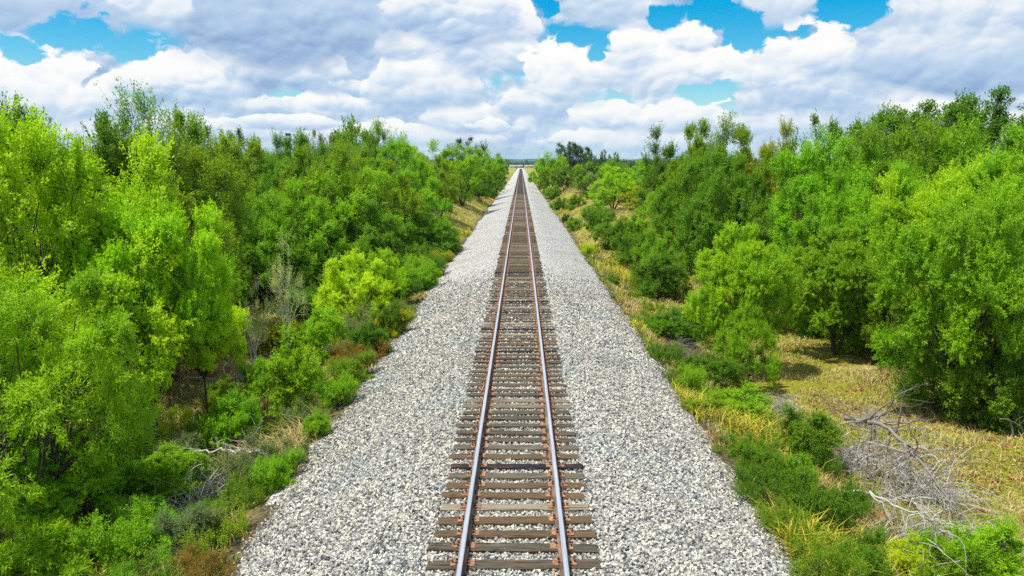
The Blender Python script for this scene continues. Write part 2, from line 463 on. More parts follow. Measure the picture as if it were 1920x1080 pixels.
c = t.mix(t.m('MAXIMUM', dirt, t.ss(t.m('ABSOLUTE', sx), 4.2, 4.7, 0, .7)), c, t.mix(1., c, (.66, .62, .54), 'MULTIPLY'))
principled(t, out, c, .85, .25)
STONE = mstone
def stones(rng, x, y, z, size):
    n = len(x)
    cube = np.array([(a, b, c) for a in (-1, 1) for b in (-1, 1) for c in (-1, 1)], float)
    f0 = np.array([(0, 1, 3, 2), (4, 6, 7, 5), (0, 4, 5, 1), (2, 3, 7, 6), (0, 2, 6, 4), (1, 5, 7, 3)])
    V = cube[None] * rng.uniform(.45, 1.0, (n, 8, 1)) * (1 + rng.normal(0, .18, (n, 8, 3)))
    V *= rng.uniform(.7, 1.15, (n, 1, 3)) * np.array((1.15, 1, .72))
    q = unit(rng.normal(size=(n, 4)))
    w_, a, b, c_ = q.T
    R = np.stack((1 - 2 * (b * b + c_ * c_), 2 * (a * b - c_ * w_), 2 * (a * c_ + b * w_), 2 * (a * b + c_ * w_), 1 - 2 * (a * a + c_ * c_), 2 * (b * c_ - a * w_),
                  2 * (a * c_ - b * w_), 2 * (b * c_ + a * w_), 1 - 2 * (a * a + b * b)), -1).reshape(n, 3, 3)
    V = np.einsum('nij,nkj->nki', R, V) * size[:, None, None]
    V += np.stack((x, y, z), -1)[:, None]
    F = f0[None] + (np.arange(n) * 8)[:, None, None]
    tint = np.clip(rng.normal(.5, .26, n), 0, 1)
    return V.reshape(-1, 3), F.reshape(-1, 4), np.repeat(tint, 6)
rng = np.random.default_rng(4)
parts = []
for (y0, y1, sp, xm) in ((6.5, 26, .050, 4.75), (26, 48, .066, 4.8)):
    X, Y = np.meshgrid(np.arange(-xm, xm, sp), np.arange(y0, y1, sp))
    x = X.ravel() + rng.uniform(-.5, .5, X.size) * sp; y = Y.ravel() + rng.uniform(-.5, .5, X.size) * sp
    keep = (rng.uniform(size=x.size) > sstep(np.abs(x), 4.45, 4.85) * .9) & (rng.uniform(size=x.size) > sstep(y, 27, 48))
    x, y = x[keep], y[keep]
    s = sp * rng.uniform(.36, .68, x.size)
    z = bz(x, y) + .012 + rng.uniform(-.012, .016, x.size)
    parts.append(stones(rng, x, y, z, s))
# stray stones beyond the toe
x = rng.uniform(4.5, 5.6, 1500) * rng.choice((-1, 1), 1500); y = rng.uniform(8, 60, 1500)
parts.append(stones(rng, x, y, ground(x, y) + .01, rng.uniform(.02, .035, 1500)))
o = link('loose_ballast_gravel', mesh('loose_ballast_gravel', *cat_parts(parts)[:2], STONE, cat_parts(parts)[2]))
tag(o, 'pale grey crushed limestone gravel spread along both sides of the rails', 'gravel', kind='stuff')

# ------------------------------------------------------------------ track: ties, plates, spikes, rails
TIE_STEP, GAUGE = .485, 1.511      # gauge here is head centre to head centre
def wood(name, stops, dark):
    m_, t, out = material(name)
    oi = t.n('ShaderNodeObjectInfo')
    oc = t.vm('ADD', objc(t), t.comb(t.m('MULTIPLY', oi.outputs['Random'], 37.), 0, 0))
    gr = t.noise(t.vm('MULTIPLY', oc, (1.2, 26, 26)), 1.6, 5, .65)[0]
    st_ = t.noise(t.vm('MULTIPLY', oc, (1.3, 3, 3)), 1.4, 4, .6)[0]
    c = t.ramp(gr, stops)
    c = t.mix(t.ss(st_, .52, .75, 0, .6), c, t.mix(t.ss(gr, .35, .65), srgb(60, 34, 14), srgb(150, 96, 42)))
    rv = t.m('FRACT', t.m('MULTIPLY', oi.outputs['Random'], 7.31))
    c = t.mix(t.ss(oi.outputs['Random'], .2, .9, 0, .7), c, dark)
    c = t.mix(t.ss(rv, .62, .95, 0, .55), c, t.mix(gr, srgb(120, 104, 84), srgb(186, 176, 154)))
    c = t.mix(t.ss(rv, .26, .0, 0, .42), c, t.mix(gr, srgb(56, 38, 22), srgb(138, 104, 66)))
    crack = t.noise(t.vm('MULTIPLY', oc, (.8, 40, 40)), 1.1, 2, .5)[0]
    c = t.mix(t.ss(crack, .34, .40, .85, 0), c, (.012, .01, .008))
    principled(t, out, c, .9, .15, bump=gr, bstr=.7, bdist=.012)
    return m_
TIMBER = wood('weathered_timber', [(.25, srgb(34, 31, 27)), (.45, srgb(66, 61, 52)), (.6, srgb(94, 88, 76)), (.8, srgb(132, 126, 112))], srgb(84, 74, 60))
TARRED = wood('tarred_timber', [(.3, srgb(20, 18, 20)), (.6, srgb(46, 44, 50)), (.8, srgb(74, 72, 80))], srgb(26, 24, 28))
mr, t, out = material('rusty_plate')
oi = t.n('ShaderNodeObjectInfo'); oc = objc(t)
nn = t.noise(t.vm('ADD', oc, t.comb(t.m('MULTIPLY', oi.outputs['Random'], 9.), 0, 0)), 14, 4, .6)[0]
c = t.mix(t.ss(nn, .3, .7), srgb(118, 80, 60), srgb(178, 132, 98))
c = t.mix(t.m('MULTIPLY', oi.outputs['Random'], .55), c, srgb(120, 98, 84))
principled(t, out, c, .8, .25, .1, bump=nn, bstr=.4, bdist=.004)
RUSTP = mr
RUSTR = simple('rusty_rail_side', srgb(78, 62, 50), srgb(134, 112, 94), 3, .75, vec=(1, .6, 4), bstr=.2)
SPIKE = simple('spike_steel', srgb(50, 38, 32), srgb(98, 74, 60), 20, .7)
mhd, t, out = material('polished_rail_head')
geo = t.n('ShaderNodeNewGeometry').outputs['Position']
ng = t.noise(t.vm('MULTIPLY', geo, (60, .5, 1)), 1.2, 3, .6)[0]
principled(t, out, t.mix(t.ss(ng, .3, .7), (.60, .60, .67), (.78, .78, .84)), t.lin(ng, .3, .7, .36, .48), .5, .85)
HEADM = mhd

def tie_mesh(rng, name, mat, L=2.58, wd=.235, h=.19):
    nx, ny = 26, 4
    xs = np.linspace(-L / 2, L / 2, nx); ring = []
    # closed loop of the cross-section with small chamfers
    c = .014
    prof = [(-wd / 2 + c, 0), (-wd / 6, .004), (wd / 6, .003), (wd / 2 - c, 0), (wd / 2, -c), (wd / 2, -h), (-wd / 2, -h), (-wd / 2, -c)]
    prof = np.array(prof); k = len(prof)
    V = np.zeros((nx, k, 3))
    lo = rng.normal(0, 1, (nx, k, 2)) * .0035
    wob = np.interp(np.arange(nx), np.linspace(0, nx - 1, 6), rng.normal(0, .006, 6))
    V[:, :, 0] = xs[:, None]; V[:, :, 1] = prof[None, :, 0] + lo[..., 0] + wob[:, None]; V[:, :, 2] = prof[None, :, 1] + lo[..., 1]
    V[0, :, 0] += rng.normal(0, .012, k); V[-1, :, 0] += rng.normal(0, .012, k)
    V[0, :4, 2] -= .006; V[-1, :4, 2] -= .006
    v = V.reshape(-1, 3)
    i, j = np.meshgrid(np.arange(nx - 1), np.arange(k), indexing='ij')
    f = np.stack((i * k + j, (i + 1) * k + j, (i + 1) * k + (j + 1) % k, i * k + (j + 1) % k), -1).reshape(-1, 4)
    e0 = np.array([(7, 6, 1, 0), (6, 5, 2, 1), (5, 4, 3, 2)])
    e1 = e0[:, ::-1] + (nx - 1) * k
    return mesh(name, v, np.concatenate((f, e0, e1)), mat)
rng = np.random.default_rng(11)
tie_meshes = [tie_mesh(rng, 'timber', TIMBER) for _ in range(7)]
tar_meshes = [tie_mesh(rng, 'timber', TARRED) for _ in range(2)]
# tie plate: 0.36 x 0.19 m, shoulders beside the rail foot, holes for spikes
pp = [box(-.178, .178, -.095, .095, 0, .014), box(-.108, -.086, -.094, .094, .0141, .026), box(.086, .108, -.094, .094, .0141, .026)]
plate_me = mesh('tie_plate', *cat_parts(pp)[:2], RUSTP)
sp_ = [box(-.009, .009, -.009, .009, 0, .030), box(-.017, .021, -.015, .015, .0301, .042)]
spike_me = mesh('spike', *cat_parts(sp_)[:2], SPIKE)
tie_grp = 'wooden ties under the rails'
n_tie = 300
y_first = 8.68
for i in range(n_tie):
    y = y_first + i * TIE_STEP + (rng.normal(0, .026) if i > 0 else 0)
    tar = i in (0, 3, 13, 31, 47, 52, 71) or (i > 30 and rng.random() < .05)
    e = link('railway_tie', None)
    e.location = (rng.normal(0, .022), y, .018 + rng.normal(0, .004))
    e.rotation_euler = (rng.normal(0, .012), rng.normal(0, .003), rng.normal(0, .015))
    tag(e, cat='railway tie', group=tie_grp)
    if i == 0: lab = 'dark brown wooden tie cut by the lower edge of the photo'
    elif i == 3: lab = 'blackened wooden tie, darkest of the ties nearest the camera'
    elif i == 13: lab = 'single jet black tarred tie among brown ties near the camera'
    elif tar: lab = 'black tarred wooden tie among the farther grey brown ties'; e['group'] = 'black ties farther along the track'
    elif i < 13: lab = 'thick weathered brown tie in front of the jet black tie'; e['group'] = 'brown ties in front of the jet black tie'
    else: lab = 'weathered grey brown wooden tie beyond the jet black tie'; e['group'] = 'brown ties beyond the jet black tie'
    e['label'] = lab
    tb = link('timber', rng.choice(tar_meshes if tar else tie_meshes), e)
    tb.scale = (1 + rng.normal(0, .012), rng.uniform(.9, 1.12), 1)
    for s in (-1, 1):
        p = link('tie_plate', plate_me, e, (s * GAUGE / 2, 0, .004))
        p.rotation_euler = (0, 0, rng.normal(0, .02))
        if i < 46:
            for (qx, qy) in ((-.118, -.05), (.118, .05), (-.118, .05), (.118, -.05), (-.15, .0) if s < 0 else (.15, 0)):
                if abs(qx) < .14 and qy * qx > 0 and rng.random() < .3: continue
                k = link('spike', spike_me, p, (qx if abs(qx) > .13 else qx * .72, qy, .012))
                k.rotation_euler = (0, 0, math.pi if qx < 0 else 0)
# ties too far to count
pr = []
for i in range(n_tie, 2000):
    y = y_first + i * TIE_STEP
    if y > 1000: break
    pr.append(box(-1.29 + rng.normal(0, .03), 1.29 + rng.normal(0, .03), y - .115, y + .115, -.1, .02 + rng.normal(0, .004), rng.uniform()))
a_, b_, c_ = cat_parts(pr)
o = link('distant_railway_ties', mesh('distant_railway_ties', a_, b_, TIMBER)); tag(o, 'grey brown ties too far down the track to count', 'railway ties', kind='stuff')

# rails
FOOT = .034
body = [(-.076, 0), (.076, 0), (.076, .012), (.020, .030), (.0095, .050), (.0095, .135), (.030, .147), (.0365, .150), (.0365, .1685)]
prof = body + [(-x, z) for x, z in body[::-1][:-2]]
head = [(-.0366, .1690), (.0366, .1690), (.0352, .1790), (.024, .1855), (0, .1872), (-.024, .1855), (-.0352, .1790)]
def extrude(prof, ys, name, mat, smooth=False):
    prof = np.array(prof); k = len(prof)
    V = np.zeros((len(ys), k, 3)); V[:, :, 0] = prof[:, 0]; V[:, :, 2] = prof[:, 1]; V[:, :, 1] = ys[:, None]
    i, j = np.meshgrid(np.arange(len(ys) - 1), np.arange(k), indexing='ij')
    f = np.stack((i * k + j, i * k + (j + 1) % k, (i + 1) * k + (j + 1) % k, (i + 1) * k + j), -1).reshape(-1, 4)
    return mesh(name, V.reshape(-1, 3), f, mat, smooth=smooth)
ysr = np.concatenate((np.arange(-6, 100, 4.), np.geomspace(100, 1000, 40)))
web_me = extrude(prof, ysr, 'rail_web', RUSTR); head_me = extrude(head, ysr, 'rail_head', HEADM)
for s, sd in ((-1, 'left'), (1, 'right')):
    e = link('rail', None, None, (s * GAUGE / 2, 0, FOOT))
    tag(e, '%s steel rail with shiny pale head and rusty sides' % sd, 'rail', 'the two rails of the track')
    link('rail_web', web_me, e); link('rail_head', head_me, e)

# ------------------------------------------------------------------ vegetation
def leaves(rng, c, axis, nrm_, L, Wd, tint):
    n = len(c)
    axis = unit(axis); nrm_ = nrm_ - (nrm_ * axis).sum(1, keepdims=True) * axis; nrm_ = unit(nrm_)
    side = np.cross(axis, nrm_)
    l = L * rng.uniform(.65, 1.25, (n, 1)); wd = Wd * rng.uniform(.7, 1.2, (n, 1))
    m_ = c + axis * l * .45
    v = np.stack((c, m_ + side * wd * .5 - nrm_ * wd * .12, c + axis * l - nrm_ * l * .12, m_ - side * wd * .5 - nrm_ * wd * .12), 1).reshape(-1, 3)
    f = np.arange(n * 4).reshape(-1, 4)
    return v, f, tint

def crown_points(rng, R, z0, z1, n, inner=.35, irr=.30, flat_bottom=.5, dome=.8):
    """lobe centres spread evenly over an irregular ellipsoid"""
    cz, hz = z0 + (z1 - z0) * .45, None
    pts = []
    ph = rng.uniform(0, 6.28, 6)
    cand = rng.normal(size=(n * 14, 3)); cand = unit(cand)
    cand = cand[(cand[:, 2] > -flat_bottom)]
    az_ = np.arctan2(cand[:, 1], cand[:, 0])
    k = 1 + irr * (.5 * np.sin(2 * az_ + ph[0] + 2 * cand[:, 2]) + .35 * np.sin(3 * az_ + ph[1] - 3 * cand[:, 2]) + .3 * np.sin(5 * az_ + ph[2]) + .25 * np.sin(6 * cand[:, 2] + ph[3]))
    rad = np.where(rng.uniform(size=len(cand)) < inner, rng.uniform(.35, .7, len(cand)), rng.uniform(.78, .95, len(cand))) * k
    up = np.where(cand[:, 2] > 0, z1 - cz, cz - z0)
    zz = np.sign(cand[:, 2]) * np.abs(cand[:, 2]) ** dome
    hr = np.sqrt(np.maximum(1 - np.abs(cand[:, 2]) ** 2.6, .02)) / np.maximum(np.linalg.norm(cand[:, :2], axis=1), .05)
    P_ = np.stack((cand[:, 0] * hr * R * rad, cand[:, 1] * hr * R * rad, cz + zz * up * rad), 1)
    # best-candidate thinning
    out = [P_[0]]; i = 1; nn = len(P_)
    while len(out) < n and i + 6 < nn:
        c = P_[i:i + 6]; i += 6
        d = np.min(np.linalg.norm((c[:, None] - np.array(out)[None]) / np.array((1, 1, .8)), axis=2), axis=1)
        out.append(c[np.argmax(d)])
    out = np.array(out)
    D_ = np.linalg.norm(out[:, None] - out[None], axis=2); D_[np.arange(len(out)), np.arange(len(out))] = 99
    nn2 = np.sort(D_, axis=1)[:, 1]
    out = out[nn2 < np.percentile(nn2, 50) * 1.5]
    u = out / (R * .30)
    pocket = np.sin(u[:, 0] + ph[0]) * np.sin(u[:, 1] + ph[1]) + .8 * np.sin(u[:, 2] * 1.2 + ph[2]) * np.sin(u[:, 0] * .7 + ph[3])
    edge = np.linalg.norm(out[:, :2], axis=1) > R * .45
    return out[~((pocket > .55) & edge)], cz

def make_tree(seed, R=3.0, H=7.5, z0=1.2, lobes=60, twigs=34, lv=34, L=.10, Wd=.045, lobe=.9, up=.45, spread=.07, stems=3, inner=.3, irr=.3,
              limb=.11, droop=0., trunk_mat=None, twig_geo=True, flat=.5, leafup=.9, lop=1.0, fill=1.0):
    rng = np.random.default_rng(seed)
    C_, cz = crown_points(rng, R - lobe * .55, z0 + lobe * .3, H - lobe * .75, lobes, inner, irr, flat)
    n = len(C_)
    lr = lobe * rng.uniform(.42, 1.15, n)
    outw = unit(C_ - np.array((0, 0, cz * .75)))
    # limbs: from a few stems to every lobe
    base = rng.normal(0, .12, (stems, 3)) * np.array((1, 1, 0)); base[:, 2] = -.25
    ang = rng.uniform(0, 6.28) + np.arange(stems) * 6.28 / stems + rng.normal(0, .3, stems)
    fork = np.stack((np.cos(ang) * R * .16 * (stems > 1), np.sin(ang) * R * .16 * (stems > 1), z0 * .6 + H * .12 + rng.uniform(0, .1 * H, stems)), 1)
    tt = np.linspace(0, 1, 6)[None, :, None]
    mid = (base + fork) / 2 + rng.normal(0, .08, (stems, 3))
    Pm = (1 - tt) ** 2 * base[:, None] + 2 * tt * (1 - tt) * mid[:, None] + tt ** 2 * fork[:, None]
    Rm = limb * np.linspace(1.25, .85, 6)[None] * rng.uniform(.8, 1.1, (stems, 1))
    parts = [tubes(Pm, Rm, 7)]
    who = np.argmin(np.linalg.norm((C_[:, None] - fork[None]) * np.array((1, 1, .3)), axis=2), axis=1)
    a = fork[who]; b = C_ + outw * lr[:, None] * .3
    m_ = a * .55 + b * .45 + np.array((0, 0, .12)) * R + rng.normal(0, .12, (n, 3)) * R * .5
    m_[:, :2] *= .8
    tt = np.linspace(0, 1, 7)[None, :, None]
    Pl = (1 - tt) ** 2 * a[:, None] + 2 * tt * (1 - tt) * m_[:, None] + tt ** 2 * b[:, None]
    Pl[:, 1:-1] += rng.normal(0, .02, (n, 5, 3)) * R
    Rl = limb * .5 * np.linspace(1, .13, 7)[None] * rng.uniform(.6, 1.0, (n, 1))
    parts.append(tubes(Pl, Rl, 4))
    # twigs
    T = n * twigs
    li = np.repeat(np.arange(n), twigs)
    d = unit(outw[li] * .5 * lop + np.array((0, 0, up)) + rng.normal(0, .68, (T, 3)))
    tl = lr[li] * (rng.uniform(.78, 1.06, T) if up < .6 else rng.uniform(.5, 1.2, T))
    s = C_[li] + rng.normal(0, .12, (T, 3)) * lr[li][:, None]
    e = s + d * tl[:, None]
    bend = np.array((0, 0, 1.)) * (tl * (up * .25 - droop))[:, None]
    if twig_geo:
        tt3 = np.array((0, .5, 1.))[None, :, None]
        Pt = s[:, None] + d[:, None] * tl[:, None, None] * tt3 * .92 + bend[:, None] * tt3 ** 2
        sel = rng.uniform(size=T) < .5
        parts.append(tubes(Pt[sel], np.repeat(np.array((.012, .008, .003))[None] * max(.7, L / .1) * .8, sel.sum(), 0), 3))
    # leaves along twigs
    N = int(T * lv * fill)
    ti = rng.integers(0, T, N)
    q = (rng.uniform(.03, 1.1, N) ** .62)[:, None]
    pos = s[ti] + d[ti] * tl[ti][:, None] * q + bend[ti] * q ** 2 + rng.normal(0, spread, (N, 3)) * (1.1 - .5 * q)
    ax_ = unit(d[ti] * .7 + rng.normal(0, .75, (N, 3)) + np.array((0, 0, -droop * 2)))
    nr = unit(np.array((0, 0, leafup * .8)) + d[ti] * .75 + rng.normal(0, .36, (N, 3)))
    tw_t = rng.uniform(0, 1, T); lo_t = rng.uniform(0, 1, n)
    tint = np.clip(.24 * tw_t[ti] + .5 * lo_t[li[ti]] + .16 * rng.uniform(0, 1, N) + .05, 0, 1)
    lm = leaves(rng, pos, ax_, nr, L, Wd, tint)
    tv = cat_parts(parts)
    hh = np.percentile(lm[0][:, 2], 99.3 if up < 1 else 99.9); rr = np.percentile(np.abs(lm[0][:, :2]), 99.3)
    return dict(trunk=mesh('trunk', tv[0], tv[1], trunk_mat or BARK, smooth=True), crown=mesh('crown', *lm[:2], LEAF, lm[2]), R=float(rr), H=float(hh))

PROTO = {
 'near_a': make_tree(1, 3.9, 8.0, .9, 78, 58, 58, .094, .048, .98, .30, .06, 4, irr=.28, inner=.22),
 'near_b': make_tree(2, 3.5, 7.2, .6, 66, 58, 58, .092, .047, .92, .34, .06, 3, irr=.28, inner=.22),
 'near_c': make_tree(22, 3.6, 7.2, 2.5, 60, 58, 58, .092, .047, .92, .30, .06, 2, irr=.30, inner=.25, flat=.35, limb=.10),
 'feather': make_tree(3, 2.8, 5.4, .5, 48, 54, 52, .10, .024, .85, .22, .06, 3, droop=.14, irr=.32, inner=.22),
 'upright': make_tree(4, 2.7, 8.6, 1.0, 80, 30, 32, .09, .042, 1.05, 1.15, .06, 3, irr=.45, limb=.10),
 'mid_a': make_tree(5, 3.4, 6.6, .5, 46, 46, 40, .105, .052, .98, .34, .08, 3, irr=.32, inner=.2, flat=.75),
 'mid_b': make_tree(6, 3.2, 7.0, .4, 44, 44, 40, .105, .052, .95, .62, .08, 3, irr=.32, inner=.2, flat=.75),
 'mid_c': make_tree(7, 3.6, 5.8, .4, 48, 46, 40, .105, .05, .9, .28, .08, 4, irr=.34, inner=.2, flat=.8),
 'far_a': make_tree(8, 3.4, 6.2, .3, 36, 30, 18, .23, .12, 1.05, .35, .10, 2, irr=.36, twig_geo=False, inner=.2, flat=.8),
 'far_b': make_tree(9, 3.2, 6.6, .3, 36, 30, 18, .23, .12, 1.0, .5, .10, 2, irr=.45, twig_geo=False, inner=.2, flat=.8),
 'oak': make_tree(10, 4.6, 8.6, 2.8, 66, 36, 17, .15, .085, .85, .2, .10, 2, irr=.34, limb=.2, inner=.15, flat=.3),
 'thin': make_tree(11, 2.4, 7.4, 2.0, 32, 24, 12, .14, .065, .8, .6, .09, 3, irr=.5, inner=.3, limb=.08),
 'pale': make_tree(12, 1.5, 4.7, .9, 36, 22, 7, .085, .035, .62, .75, .05, 3, irr=.4, limb=.06, trunk_mat=PALEBARK),
 'bush_a': make_tree(13, 1.15, 1.9, .02, 34, 38, 30, .062, .032, .50, .35, .045, 4, irr=.4, limb=.035, flat=.95),
 'bush_b': make_tree(14, 1.3, 1.5, .02, 36, 38, 28, .062, .032, .46, .4, .045, 4, irr=.5, limb=.03, flat=.95),
 'bush_c': make_tree(15, .95, 2.4, .05, 36, 34, 30, .066, .032, .5, .65, .045, 4, irr=.45, limb=.03, flat=.95),
 'bush_far': make_tree(16, 1.3, 1.7, .02, 24, 20, 14, .15, .08, .5, .5, .06, 2, irr=.5, limb=.03, flat=.95, twig_geo=False),
 'fern': make_tree(17, 1.1, 1.7, .05, 26, 34, 30, .15, .026, .55, .45, .035, 3, irr=.4, limb=.03, flat=.85, leafup=1.4),
 'scrub': make_tree(18, 1.5, 1.2, .02, 30, 30, 20, .06, .028, .42, .55, .07, 5, irr=.6, limb=.025, flat=.9, inner=.4),
}

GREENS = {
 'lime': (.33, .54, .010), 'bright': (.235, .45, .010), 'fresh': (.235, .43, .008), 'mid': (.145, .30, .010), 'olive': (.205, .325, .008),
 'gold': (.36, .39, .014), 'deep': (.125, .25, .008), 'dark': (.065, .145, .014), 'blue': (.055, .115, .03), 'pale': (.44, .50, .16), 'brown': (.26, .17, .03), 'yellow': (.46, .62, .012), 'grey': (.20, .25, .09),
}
hrng = random.Random(5)
def plant(name, proto, x, y, radius, height, col, label, cat='tree', group=None, rot=None, zoff=0., lean=0.):
    p = PROTO[proto]
    z = gz(x, y) + zoff
    e = link(name, None, None, (x, y, z - .03))
    s = radius / p['R']; sz = height / p['H']
    rmin = sz * {'upright': .85, 'thin': .55, 'oak': .95, 'pale': .6, 'near_a': .74, 'near_b': .72, 'near_c': .62, 'feather': .8}.get(proto, .72)
    if s < rmin:
        room = max(abs(x) - 4.3, 1.0) / p['R']
        s = max(s, min(rmin, max(room, sz * .6)))

    e.scale = (s * hrng.uniform(.93, 1.07), s * hrng.uniform(.93, 1.07), sz)
    e.rotation_euler = (lean, lean * hrng.uniform(-1, 1), hrng.uniform(0, 6.28) if rot is None else rot)
    tag(e, label, cat, group)
    link('trunk', p['trunk'], e)
    c = link('crown', p['crown'], e)
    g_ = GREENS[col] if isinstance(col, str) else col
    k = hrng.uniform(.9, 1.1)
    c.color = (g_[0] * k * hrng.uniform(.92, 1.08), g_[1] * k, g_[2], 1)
    return e

def T(proto, px, Y, top, half, col, name, label, cat='tree', group=None, low=None, **kw):
    """plant whose crown centre is seen at px, top at row top, half width half (all px of the 1920 photo), Y metres along the line"""
    q = at(px, top, Y)
    h = q[2] - gz(q[0], Y)
    half *= (1.22 if Y < 75 else 1.0) if proto[:3] in ('mid', 'nea', 'far') else 1.05
    plant(name, proto, q[0], Y, half * Y / FPX, max(h, .3), col, label, cat, group, **kw)
exec_table = []
